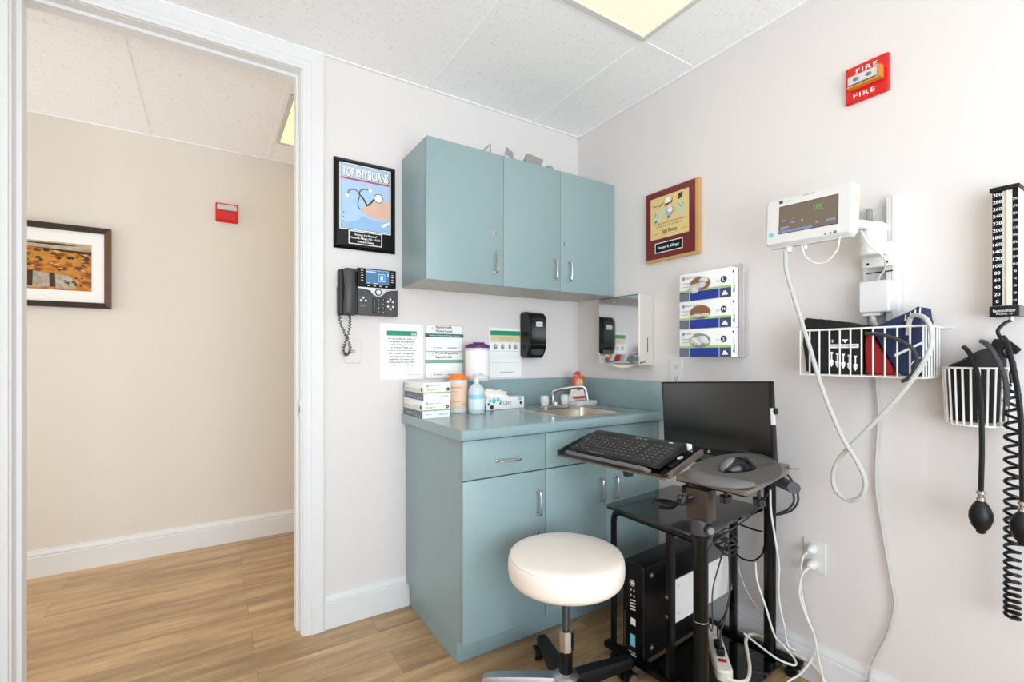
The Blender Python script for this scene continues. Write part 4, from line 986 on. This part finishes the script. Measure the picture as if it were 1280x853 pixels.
def bulb(label, c, pts_, zt):
    t = thing('inflation_bulb', label, 'bulb', (c[0],c[1],c[2]-.05)); F = FZ((c[0],c[1],c[2]))
    b = MB(F).m(RUBBER); b.lathe([(.005,-.047),(.009,-.044),(.010,-.038),(.018,-.028),(.024,-.008),(.0235,.008),(.017,.026),(.010,.036),(.008,.04)],20); b.build('bulb', t)
    b = MB(F).m(CHROME); b.lathe([(.009,.0385),(.009,.047),(.006,.049),(.007,.055),(.0095,.057),(.0095,.063),(.005,.066)],16); b.build('valve', t)
    b = MB().m(CABLEB); b.tube(pts_+[(c[0],c[1],zt)],.0058,8,8); b.build('hose', t)
bulb('black rubber squeeze bulb hanging in front of the half-round basket', (-.135,-1.747,.747), [(-.075,-1.70,1.185),(-.10,-1.717,1.168),(-.122,-1.735,1.125),(-.135,-1.746,1.05),(-.135,-1.749,.93)], .812)
bulb('black rubber squeeze bulb beside the coiled tube', (-.115,-1.818,.735), [(-.07,-1.775,1.21),(-.1,-1.788,1.19),(-.115,-1.805,1.11),(-.115,-1.815,1.0),(-.115,-1.817,.88)], .80)
cable('rubber_tube','short dark grey tube with cut end draped over the half-round basket', [(-.075,-1.735,1.20),(-.11,-1.752,1.192),(-.128,-1.772,1.16),(-.130,-1.790,1.105),(-.130,-1.793,1.034)], .006, CABLED, 'tube')

# ================================================================== STOOL
sx,sy = -.829,-.907
t = thing('stool', 'round cream vinyl rolling stool in front of the teal cabinet', 'stool', (sx,sy,0)); F = FZ((sx,sy,0))
b = MB(F).m(CREAM); b.lathe([(0,.4262),(.165,.4262),(.178,.429),(.187,.440),(.1905,.456),(.191,.480),(.1895,.496),(.187,.5015),(.185,.503),(.1865,.5055),(.184,.5095),(.176,.5135),(.150,.517),(.09,.5195),(0,.5205)],48)
b.build('seat', t, sharp=1.2)
b = MB(F).m(BLACK); b.lathe([(.09,.415),(.09,.426)],24); b.build('seat_plate', t)
b = MB(F).m(CHAR); zz = .25; pr = []
while zz < .415: pr += [(.0115,zz),(.0125,zz+.003),(.0115,zz+.006)]; zz += .006
b.lathe(pr,16); b.build('screw_rod', t)
b = MB(F).m(CHROME); b.lathe([(.023,.19),(.026,.194),(.026,.25),(.024,.26),(.014,.262)],8); b.build('height_nut', t)
b = MB(F).m(BLACKG); b.lathe([(.0225,.10),(.0225,.19)],20); b.build('column', t)
b = MB(F).m(SILVER); b.lathe([(.03,.05),(.052,.06),(.056,.09),(.04,.112),(.026,.118),(.0226,.121)],28); b.build('hub', t)
for k,an in enumerate((-5,71,141,211,283)):
    m_ = SILVER if k in (2,3) else BLACK  # silver or black per leg stands in for bright and dark reflections
    a = math.radians(an); Fl = Fr((sx,sy,0),(math.cos(a),math.sin(a),0),(-math.sin(a),math.cos(a),0))
    b = MB(Fl).m(m_); rings = []
    for x,zt_,w in ((.035,.108,.027),(.12,.104,.026),(.22,.095,.023),(.262,.09,.021),(.278,.082,.017)):
        zb_ = zt_-.05+.08*x
        rings.append([b.bm.verts.new(Fl @ Vector(p)) for p in ((x,-w,zb_),(x,w,zb_),(x,w,zt_-.012),(x,w*.7,zt_),(x,-w*.7,zt_),(x,-w,zt_-.012))])
    for A,B in zip(rings,rings[1:]):
        for q in range(6): b.face((A[q],A[(q+1)%6],B[(q+1)%6],B[q]))
    b.face(rings[0][::-1]); b.face(rings[-1])
    lg = b.build('leg', t)
    c = MB(Fl)
    c.m(RUBBER)
    for s in (-1,1): c.cyl((.262,s*.007,.0262),(.262,s*.032,.0262),.025,n=20)
    c.m(CHROME)
    for s in (-1,1): c.cyl((.262,s*.032,.0262),(.262,s*.0335,.0262),.019,n=18)
    c.m(BLACK).cyl((.25,0,.045),(.25,0,.078),.007); c.box(.25,.268,-.005,.005,.026,.05); c.build('caster', lg)

# ================================================================== COMPUTER CART
def Fcart(o, deg, tilt=0):
    a = math.radians(deg); al = math.radians(tilt)
    v = (math.sin(a),-math.cos(a),0); u = (math.cos(a)*math.cos(al), math.sin(a)*math.cos(al), math.sin(al)); return Fr(o, v, u)
CO = (-.53,-.80,0)
FC = Fcart(CO, 5)                         # local x = along the wall (v), local y = toward the wall (u), z up
t = thing('computer_cart', 'black metal computer cart with tilted trays beside the stool', 'cart', (-.30,-1.0,0))
def part(b, name, label=None, par=None):
    o = b.build(name, par or t)
    if label: o['label'] = label
    return o
for u in (.004,.446):
    b = MB(FC).m(BLACKM); b.box(-.015,.505,u-.016,u+.016,.046,.068,.002); part(b,'base_bar')
b = MB(FC).m(GLASSSH); b.box(.16,.45,.022,.428,.046,.053); part(b,'base_plate')
b = MB(FC).m(BLACKM); b.tube([(.018,.006,.068),(.018,.006,.50),(.019,.005,.535),(.028,.002,.562),(.05,.0,.574),(.08,-.002,.576),(.385,-.022,.576)],.0115,10,6); part(b,'arch_tube')
for u,zt_ in ((.004,.582),(.4235,.582)):
    b = MB(FC).m(BLACKM); b.box(.256,.276,u-.014,u+.014,.0685,zt_,.001); b.m(CHROME)
    if u < .1:
        for z_ in (.281,.346): b.cyl((.2555,u,z_),(.252,u,z_),.006,F=FC)
        for z_ in (.281,.346): b.cyl((.262,u-.0141,z_),(.262,u-.017,z_),.006,F=FC)
    part(b,'inner_post')
b = MB(FC).m(WHITE); b.box(.266,.269,.019,.408,.248,.395); b.m(LGREYT)
for x_,z_ in ((.05,.37),(.05,.275)): b.cyl((.2691,x_,z_),(.2695,x_,z_),.004,F=FC)
part(b,'back_panel','white metal panel between the inner posts')
b = MB(FC).m(GLASSSH); p = b.rpts(-.002,.385,-.028,.432,.025); b.prism(p,.586,.596); part(b,'middle_shelf')
# thick posts
PL = (-.58,-1.237); PRr = (-.072,-1.165)
b = MB().m(BLACKM); b.cyl((PL[0],PL[1],.04),(PL[0],PL[1],.622),.0215,n=20); b.m(CHROME).tube([(PL[0]+.0225*math.cos(a),PL[1]+.0225*math.sin(a),.37) for a in [2*PI*k/16 for k in range(16)]],.0012,5,1,True); part(b,'post')
b = MB().m(BLACKM); b.cyl((PRr[0],PRr[1],.069),(PRr[0],PRr[1],.755),.0205,n=20); part(b,'post')
b = MB(FZ((PL[0],PL[1],0))).m(CHAR); b.lathe([(.028,.618),(.029,.625),(.029,.668),(.0275,.675)],24); b.m(BLACKM).lathe([(.0295,.620),(.0295,.630)],24); part(b,'collar')
kx = Fr((PL[0]-.004,PL[1]-.029,.652),(.84,-.54,0),(0,0,1)); b = MB(kx).m(DCHAR); b.cyl((0,0,.0),(0,0,.016),.015); b.m(GREYT).cyl((0,0,.016),(0,0,.019),.010); part(b,'clamp_knob')
b = MB(FZ((PL[0],PL[1],0),5)).m(BRACK); b.box(-.022,.026,-.034,.034,.672,.765,.002); part(b,'bracket')
b = MB().m(BLACKM); b.box(PL[0]-.02,PL[0]+.02,PL[1]-.05,PL[1]+.02,.02,.05,.003); b.tube([(PL[0],PL[1],.055),(-.51,-1.26,.056)],.012,8,1); part(b,'post_foot')
# trays
FK = Fcart((-.69,-.67,.785), 7, 14)
b = MB(FK).m(GLASSSH); b.rr(0,.486,.0,.225,-.004,.006,.02); b.m(TANPLAT).box(.01,.478,-.001,.222,-.0105,-.0042); b.box(.480,.490,.012,.222,-.010,.007); part(b,'keyboard_tray')
b = MB(FK).m(GREYG); b.tube([(.064,.012,.008),(.070,.003,.014),(.085,-.005,.017),(.24,-.006,.018),(.395,-.005,.017),(.415,-.002,.013),(.430,.0,.0085)],.007,8,5); part(b,'wrist_bar','grey bar along the tray edge')
FP = Fcart((-.60,-1.157,.79), 4, 6)
b = MB(FP).m(TANPLAT); b.rr(0,.228,.0,.262,-.013,0,.012,inset=.002); b.m(BLACKM).box(.004,.222,.004,.258,-.019,-.0132); part(b,'mouse_tray')
b = MB(FC).m(GLASSSH); b.rr(.02,.46,.27,.47,.752,.762,.02); part(b,'monitor_shelf')
b = MB().m(BLACKM); b.cyl((-.30,-1.26,.752),(-.30,-1.26,.775),.014); b.tube([(PRr[0]-.0,PRr[1]-.0,.71),(-.16,-1.27,.722),(-.23,-1.33,.735)],.02,8,1); b.cyl((PRr[0],PRr[1],.695),(PRr[0],PRr[1],.73),.028); part(b,'support_arm')
def star_knob(F, x, y, z):
    b = MB(F).m(DCHAR); b.cyl((x,y,z),(x,y,z-.022),.005); pts_ = []
    for k in range(24):
        a = 2*PI*k/24; r = .0165+.0025*math.cos(6*a); pts_.append((x+r*math.cos(a), y+r*math.sin(a)))
    b.prism(pts_, z-.04, z-.0215); part(b,'star_knob')
star_knob(FK,.30,.05,-.011); star_knob(FP,.02,.035,-.0195); star_knob(FP,.145,.035,-.0195); star_knob(FP,.222,.075,-.0195)
b = MB(FZ((-.663,-1.172,.708))).m(BLACKG); b.lathe([(.01,-.004),(.028,-.002),(.036,.006),(.037,.010),(.034,.012),(.02,.010),(0,.0095)],28); b.m(DCHAR).F = I4
b.box(-.632,-.612,-1.212,-1.186,.712,.726,.002); b.cyl((-.625,-1.205,.724),(-.618,-1.21,.742),.009); b.cyl((-.613,-1.215,.737),(-.6,-1.222,.74),.007); b.ball((-.63,-1.2,.737),.009,n=10,m=6); part(b,'swing_dish')
for k,(x_,y_) in enumerate(((.03,.004),(.48,.004),(.02,.446),(.47,.446))):
    b = MB(FC).m(RUBBER); b.cyl((x_,y_-.011,.0212),(x_,y_+.011,.0212),.02,n=18); b.m(BLACKM).box(x_-.008,x_+.008,y_-.013,y_+.013,.034,.0458); part(b,'caster')

# keyboard
t = thing('keyboard', 'dark grey keyboard lying on the tilted keyboard tray', 'keyboard', (FK @ Vector((.27,.1,.01)))); FKB = FK @ Matrix.Translation((.071,.012,.005)) @ Matrix.Rotation(math.radians(-.5),4,'Z')
b = MB(FKB); W,D = .378,.182
M_ = FKB @ Matrix(((0,0,1,0),(1,0,0,0),(0,1,0,0),(0,0,0,1)))
b.m(DCHAR).prism([(.012,.0075),(.0,.014),(.002,.023),(.13,.029),(.14,.034),(.165,.036),(.182,.030),(.182,.0075)],0,W,M_); kb = None
b.build('case', t)
b = MB(FKB).m(KEYS); rows = [(.012,[.03,.03,.03,.11,.03,.03,.03]),(.034,[.042]+[.0205]*10+[.04]),(.054,[.034]+[.0205]*11+[.02]),(.074,[.028]+[.0205]*12),(.094,[.0205]*13),(.114,[.0205]*13)]
ky = []
for r,(y,ws) in enumerate(rows):
    x = .012; zt_ = .0235+.006*(y/.13)
    sc_ = .262/sum(ws)
    for w in ws: ky.append((x,x+w*sc_-.0018,y,y+.017,zt_)); x += w*sc_
    for c in range(4): ky.append((.288+c*.0205,.3065+c*.0205,y,y+.017,zt_))
for x0_,x1_,y0_,y1_,z_ in ky: b.prism([(x0_,y0_),(x1_,y0_),(x1_,y1_),(x0_,y1_)],z_-.002,z_+.003,None,[(x0_+.002,y0_+.002),(x1_-.002,y0_+.002),(x1_-.002,y1_-.001),(x0_+.002,y1_-.001)])
b.build('keys', t)
b = MB(FKB).m(KEYW); q = random.Random(5); chars = 'QWERTYUIOPASDFGHJKLZXCVBNM1234567890'
for i,(x0_,x1_,y0_,y1_,z_) in enumerate(ky):
    if x1_-x0_ < .03: b.text(chars[i%36],x0_+.006,y0_+.0085,.0052,z_+.0034)
b.quad(.09,.16,.0055,.0068,.0235)
for x_ in (.2,.215,.235): b.quad(x_,x_+.01,.146,.15,.0366)
b.quad(.33,.345,.15,.158,.0366); b.build('legends', t)
# mouse pad + mouse
t = thing('mouse_pad', 'grey round mouse pad with gel wrist rest on the smaller tray', 'mouse pad', FP @ Vector((.11,.15,.002)))
pad = [(.045,.035),(.0,.09),(-.008,.16),(.004,.24),(.042,.305),(.095,.335),(.155,.312),(.205,.25),(.238,.18),(.245,.11),(.228,.05),(.20,.012),(.15,-.004),(.09,.0)]
P2 = [(p.x,p.y) for p in smooth_path([(x,y,0) for x,y in pad+[pad[0]]],5)][:-1]
b = MB(FP).m(GREYF); b.prism(P2,.0008,.006); b.build('pad', t)
b = MB(FP).m(GREYG); R_ = []
path = smooth_path([(.035,.06,.0),(.055,.02,.0),(.10,-.0,.0),(.15,.004,.0),(.195,.022,.0),(.222,.05,.0)],6); n = len(path)
for i,p in enumerate(path):
    f = i/(n-1); w = .034*max(.12,math.sin(PI*min(max(f,.03),.97)))**.45; d = (path[min(i+1,n-1)]-path[max(i-1,0)]).normalized(); nn = Vector((-d.y,d.x,0))
    R_.append([b.bm.verts.new(FP @ (Vector((p.x,p.y,.0062))+nn*w*math.cos(PI*k/8)+Vector((0,0,.017*math.sin(PI*k/8)*min(1,w/.03))))) for k in range(9)])
for A,B in zip(R_,R_[1:]):
    for k in range(8): b.face((A[k],A[k+1],B[k+1],B[k]))
    b.face((A[8],A[0],B[0],B[8]))
b.build('wrist_rest', t)
Fm = FP @ Matrix.Translation((.125,.145,.0065)) @ Matrix.Rotation(math.radians(58),4,'Z')
t = thing('computer_mouse', 'black and silver computer mouse resting on the grey mouse pad', 'mouse', Fm @ Vector((0,0,0)))
def mshape(p):
    zz = max(p.z,0); f = (p.x+.057)/.114; return Vector((p.x, p.y*(1-.12*math.sin(PI*f)), zz*(1.15-.45*abs(f-.42))))
b = MB(Fm).m(BLACKG); b.ball((0,0,0),(.057,.033,.034),n=24,m=16,fn=mshape); b.build('shell', t)
b = MB(Fm).m(MOUSES); b.ball((-.02,0,.001),(.038,.024,.0345),n=20,m=12,fn=lambda p: mshape(Vector((p.x,p.y,p.z))) + Vector((0,0,.0006))); b.build('top_cover', t)
b = MB(Fm).m(BLACK); b.cyl((.03,-.004,.0275),(.03,.004,.0275),.006); b.build('scroll_wheel', t)
cable('mouse_cable','thin dark cable from the mouse across the pad toward the monitor', [Fm @ Vector((.055,0,.008)), Fm @ Vector((.08,.0,.006)), Fm @ Vector((.105,.015,.004)), Fm @ Vector((.13,.02,.012)), (-.27,-1.17,.835)], .0018, CABLED)

# monitor
mc = Vector((-.252,-1.047,.0)); roll = math.radians(2.9)
Fmn = Fr((-.268,-.832,1.056),(.06,-1,.048),(.0,.048,1)); W,Hh = .428,.272
t = thing('computer_monitor', 'black flat computer monitor standing on the cart', 'monitor', (-.24,-1.047,.763))
b = MB(Fmn).m(BLACK); b.box(0,W,-Hh,0,-.03,0,.002); b.box(.05,W-.05,-Hh+.04,-.04,-.055,-.03,.006); b.build('housing', t)
b = MB(Fmn).m(SCREENB); b.quad(.006,W-.006,-Hh+.024,-.006,.0008); b.m(BLACKG).quad(.002,W-.002,-Hh+.002,-Hh+.023,.0008); b.build('screen', t)
b = MB(Fmn).m(KEYW); b.ring(W*.46,-Hh+.0125,.0055,.0016,.0012); b.text('hp',W*.46,-Hh+.0105,.0045,.0014); b.m(DARKT)
for k in range(4): b.quad(W-.05+k*.012,W-.045+k*.012,-Hh+.008,-Hh+.010,.0012)
b.build('badge', t)
b = MB(Fmn).m(WHITE); b.box(W-.002,W+.007,-.145,-.09,-.012,.0015); b.build('side_label', t)
b = MB(Fmn).m(BLACK); b.cyl((W+.0072,-.10,-.008),(W+.014,-.10,-.008),.011); b.build('side_knob', t)
b = MB().m(BLACK); b.tube([(-.215,-1.05,.92),(-.20,-1.05,.85),(-.20,-1.05,.772)],.016,8,3); b.rr(-.26,-.14,-1.15,-.95,.7628,.772,.02); b.build('stand', t)
t = tag(MB(FK).m(PAPER).box(.425,.452,.2,.22,.0065,.022,.001).build('white_tag'), 'small white tag beside the keyboard under the monitor', 'tag')
b = MB(FK).m(BLACKG).rr(.453,.477,.05,.18,.0065,.014,.006,inset=.003); b.m(OFFW).disc(.465,.12,.008,.0143,ry=.014)
tag(b.build('phone_puck'), 'small black device with pale oval on the keyboard tray', 'device')

# PC tower
FT = Fcart((-.53,-.80,0), 5) @ Matrix.Translation((.066,.004,.0695))
t = thing('computer_tower', 'black slim desktop computer standing upright on the cart base', 'computer', (-.33,-.9,.0695))
b = MB(FT).m(BLACK); b.box(0,.095,.006,.36,0,.335,.003); b.build('case', t)
Ff = Fr(FT @ Vector((.0,.006,0)), FT.to_3x3() @ Vector((1,0,0)), (0,0,1)); b = MB(Ff).m(BLACKM); b.rr(0,.095,.0,.335,-.001,.012,.008,inset=.004); b.build('front_bezel', t)
b = MB(Ff); b.m(KEYW).ring(.045,.265,.012,.003,.0125); b.disc(.045,.265,.007,.0125); b.m(LGREYT)
for k,(y_,h_) in enumerate(((.235,.012),(.215,.012))): b.rr(.035,.042,y_,y_+.008,.012,.0128,.001).rr(.05,.056,y_,y_+.008,.012,.0128,.001)
b.m(KEYW)
for k in range(4): y_ = .165+k*.011; b.poly([(.035+.002*k*0,y_),(.06,y_+.004),(.06,y_+.009),(.035,y_+.005)],.0126)
b.m(PAPER).quad(.038,.06,.113,.138,.0126); b.m(AQUA).rr(.036,.058,.035,.078,.012,.0127,.002); b.m(KEYW).quad(.03,.06,.012,.015,.0126).quad(.04,.062,-.0+.002,.007,.0126); b.m(CHAR).quad(.008,.016,.02,.15,.0126); b.build('front_details', t)
b = MB(Fr(FT @ Vector((.0955,.01,0)), FT.to_3x3() @ Vector((0,1,0)), (0,0,1))).m(CHAR); b.rr(.015,.035,.29,.31,0,.004,.003).rr(.015,.035,.03,.05,0,.004,.003); b.m(LGREYT).quad(.02,.03,.296,.305,.0046).quad(.02,.03,.036,.045,.0046); b.build('side_feet', t)

# power strip
Fs = Fr((-.345,-1.165,.0535), (.235,.225,0), (-.225,.235,0))
t = thing('power_strip', 'cream power strip lying on the dark cart base', 'power strip', FC @ Vector((.27,.28,.0535)))
b = MB(Fs).m(CABLEC); b.rr(0,.30,-.027,.027,0,.036,.024,inset=.006); b.build('case', t)
b = MB(Fs).m(WHITE)
for k in range(4): b.rr(.075+k*.042,.103+k*.042,-.014,.014,.036,.0372,.006)
b.m(DARKT)
for k in range(4): b.quad(.083+k*.042,.085+k*.042,-.007,.007,.0377).quad(.093+k*.042,.095+k*.042,-.007,.007,.0377)
b.build('sockets', t)
b = MB(Fs).m(REDC); b.box(.052,.064,-.013,.013,.036,.041,.001); b.build('rocker_switch', t)
b = MB().m(CABLEC); b.tube([(-.335,-1.155,.072),(-.335,-1.17,.064),(-.317,-1.191,.060),(-.278,-1.202,.060),(-.211,-1.17,.060),(-.139,-1.118,.064),(-.105,-1.092,.08),(-.07,-1.085,.087),(-.035,-1.098,.082),(-.026,-1.14,.078),(-.027,-1.22,.078),(-.03,-1.29,.076),(-.035,-1.335,.04),(-.05,-1.375,.0075)],.0062,8,8); b.build('supply_cable', t)

# cables hung in the cart
g = 'cables tangled in the cart'
def W(v,u,z): return FC @ Vector((v,u,z))
b = MB().m(CABLED)
for k in range(6):
    c = (.262+.008*math.sin(k*2),.372+.003*math.cos(k*3),.44+.012*(k-2.5)); ring = []
    for i in range(22):
        a = 2*PI*i/22; tl = .35*math.sin(k*1.7)
        ring.append(W(c[0]+(.038+.006*math.sin(k))*math.cos(a), c[1]+.028*math.sin(a), c[2]+.028*math.cos(a+k)*tl+.01*math.sin(2*a+k)))
    b.tube(ring,.0032,6,1,True)
tag(b.build('cable_loop'), 'dark grey cable coil wrapped round the far cart post', 'cable', g)
P2s = Fs @ Vector((.09,0,.06)); P3s = Fs @ Vector((.135,.0,.06))
for k,(p_,lab,m_) in enumerate((([W(.285,.35,.45),W(.30,.33,.36),W(.315,.30,.27),W(.315,.26,.19),Fs @ Vector((.09,.0,.12)),P2s],'dark cable hanging from the coil straight to the power strip',CABLED),
        ([W(.276,.385,.46),W(.28,.38,.38),W(.284,.37,.28),W(.278,.34,.18),Fs @ Vector((.135,.0,.12)),P3s],'black cable bowing outward from the coil to the power strip',CABLEB))):
    t = thing('power_lead', lab, 'cord', p_[-1], g); b = MB().m(m_); b.tube(p_,.0034,6,8); b.build('cable', t)
    pf_ = Fs @ Matrix.Translation((.09+.045*k,0,.0382)); b = MB(pf_).m(BLACK); b.box(-.012,.012,-.013,.013,0,.026,.004); b.build('plug', t)
cable('data_cable','dark cable swagged from the mouse tray post across to the coil', [W(.41,.40,.66),W(.40,.30,.60),W(.38,.16,.56),W(.365,.07,.52),W(.36,.055,.44),W(.37,.05,.36)], .003, CABLED, group=g)
cable('data_cable','dark cable dangling beside the thick front post in loose kinks', [W(.36,.05,.50),W(.345,.06,.44),W(.35,.08,.40),W(.36,.06,.36),W(.355,.075,.32),W(.35,.10,.25),W(.345,.13,.23),W(.34,.14,.35),W(.33,.2,.42),W(.28,.34,.45)], .0026, CABLED, group=g)
cable('data_cable','black cable running level from the coil to the far thick post', [W(.27,.385,.52),W(.31,.395,.515),W(.355,.40,.51),W(.388,.400,.512)], .0034, CABLEB, group=g)
cable('data_cable','black cable sagging from the coil up to the far thick post', [W(.285,.385,.42),W(.31,.395,.39),W(.35,.405,.39),W(.38,.41,.42),W(.395,.40,.46)], .0034, CABLEB, group=g)
cable('monitor_cable','dark cable curling out behind the thick post toward the wall', [(-.045,-1.12,.725),(-.035,-1.16,.722),(-.045,-1.20,.715),(-.048,-1.232,.675),(-.048,-1.238,.637),(-.046,-1.216,.602),(-.04,-1.185,.58),(-.038,-1.16,.56)], .0038, CABLED, group=g)
cable('monitor_cable','second dark cable curling beside its twin behind the thick post', [(-.03,-1.12,.737),(-.022,-1.16,.735),(-.03,-1.205,.726),(-.034,-1.238,.685),(-.034,-1.246,.64),(-.032,-1.222,.598),(-.026,-1.185,.574),(-.024,-1.15,.555)], .0038, CABLED, group=g)
cable('monitor_cable','thin dark cable end poking out level above the support arm', [(-.10,-1.20,.752),(-.06,-1.215,.753),(-.025,-1.243,.752)], .002, CABLED, group=g)
cable('white_cable','white cable running down the far thick post to the floor bar', [(-.105,-1.185,.675),(-.11,-1.19,.60),(-.10,-1.20,.50),(-.085,-1.205,.40),(-.07,-1.195,.30),(-.06,-1.20,.22),(-.05,-1.207,.17),(-.042,-1.208,.125),(-.036,-1.214,.10),(-.030,-1.235,.0935)], .0038, CABLEW, group=g)
cable('white_cable','white cable sagging low between the posts toward the power strip', [(-.05,-1.0,.45),(-.045,-1.03,.30),(-.04,-1.07,.22),(-.036,-1.12,.17),(-.032,-1.17,.12),(-.028,-1.178,.096),(-.027,-1.19,.0885)], .0022, CABLEW, group=g)
cable('white_cable','white cable lying from the power strip over the base bar to the floor', [(-.13,-1.10,.12),(-.125,-1.16,.10),(-.12,-1.22,.085),(-.09,-1.26,.075),(-.055,-1.245,.075),(-.05,-1.205,.10),(-.098,-1.197,.15),(-.113,-1.175,.24),(-.115,-1.142,.33),(-.092,-1.122,.385)], .0036, CABLEW, group=g)

# ================================================================== LIGHT
w = bpy.data.worlds.new('world'); bpy.context.scene.world = w; w.use_nodes = True
N = w.node_tree.nodes; bg = N['Background']; sk = N.new('ShaderNodeTexSky'); sk.sky_type = 'NISHITA'; sk.sun_disc = False; sk.sun_elevation = math.radians(40); sk.sun_rotation = math.radians(90)
w.node_tree.links.new(sk.outputs['Color'], bg.inputs['Color']); bg.inputs['Strength'].default_value = .25
def area(name, loc, rot, sx_, sy_, power, col):
    l = bpy.data.lights.new(name, 'AREA'); l.shape = 'RECTANGLE'; l.size = sx_; l.size_y = sy_; l.energy = power; l.color = col
    o = bpy.data.objects.new(name, l); C.objects.link(o); o.location = loc; o.rotation_euler = rot; return o
area('added_sky_fill', (-1.525,-3.45,1.27), (math.radians(90),0,0), 1.9, 1.8, 31, (.77,.89,1))  # added unseen area light, sky-coloured fill from behind the camera
area('added_upward_fill', (-1.525,-3.44,1.2), (math.radians(125),0,0), 1.9, 1.6, 60, (.82,.92,1))  # added unseen area light, tilted up to brighten the ceiling
area('added_hall_fill', (-3.9,.7,1.2), (0,math.radians(-90),0), 1.6, 1.0, 21, (.86,.93,1))  # added fill lamp inside the closed hall end
area('added_hall_fill_far', (1.4,.7,1.2), (0,math.radians(90),0), 1.6, 1.0, 14, (.95,.95,1))  # second added fill lamp, at the opposite closed end

# ================================================================== CAMERA
th = math.atan(590/923)
cam = bpy.data.cameras.new('camera'); co = bpy.data.objects.new('camera', cam); C.objects.link(co)
cam.sensor_fit = 'HORIZONTAL'; cam.sensor_width = 36; cam.lens = 590/1280*36; cam.shift_y = (446-426.5)/1280; cam.clip_start = .02
co.location = (-1.817,-2.123,1.159); co.rotation_euler = (PI/2,0,-th)
S = bpy.context.scene; S.camera = co
S.view_settings.view_transform = 'Standard'; S.view_settings.look = 'None'; S.view_settings.gamma = 1; S.view_settings.exposure = -.13; S.view_settings.use_curve_mapping = False
S.cycles.use_denoising = True; S.cycles.max_bounces = 12; S.cycles.diffuse_bounces = 8; S.cycles.sample_clamp_indirect = 6
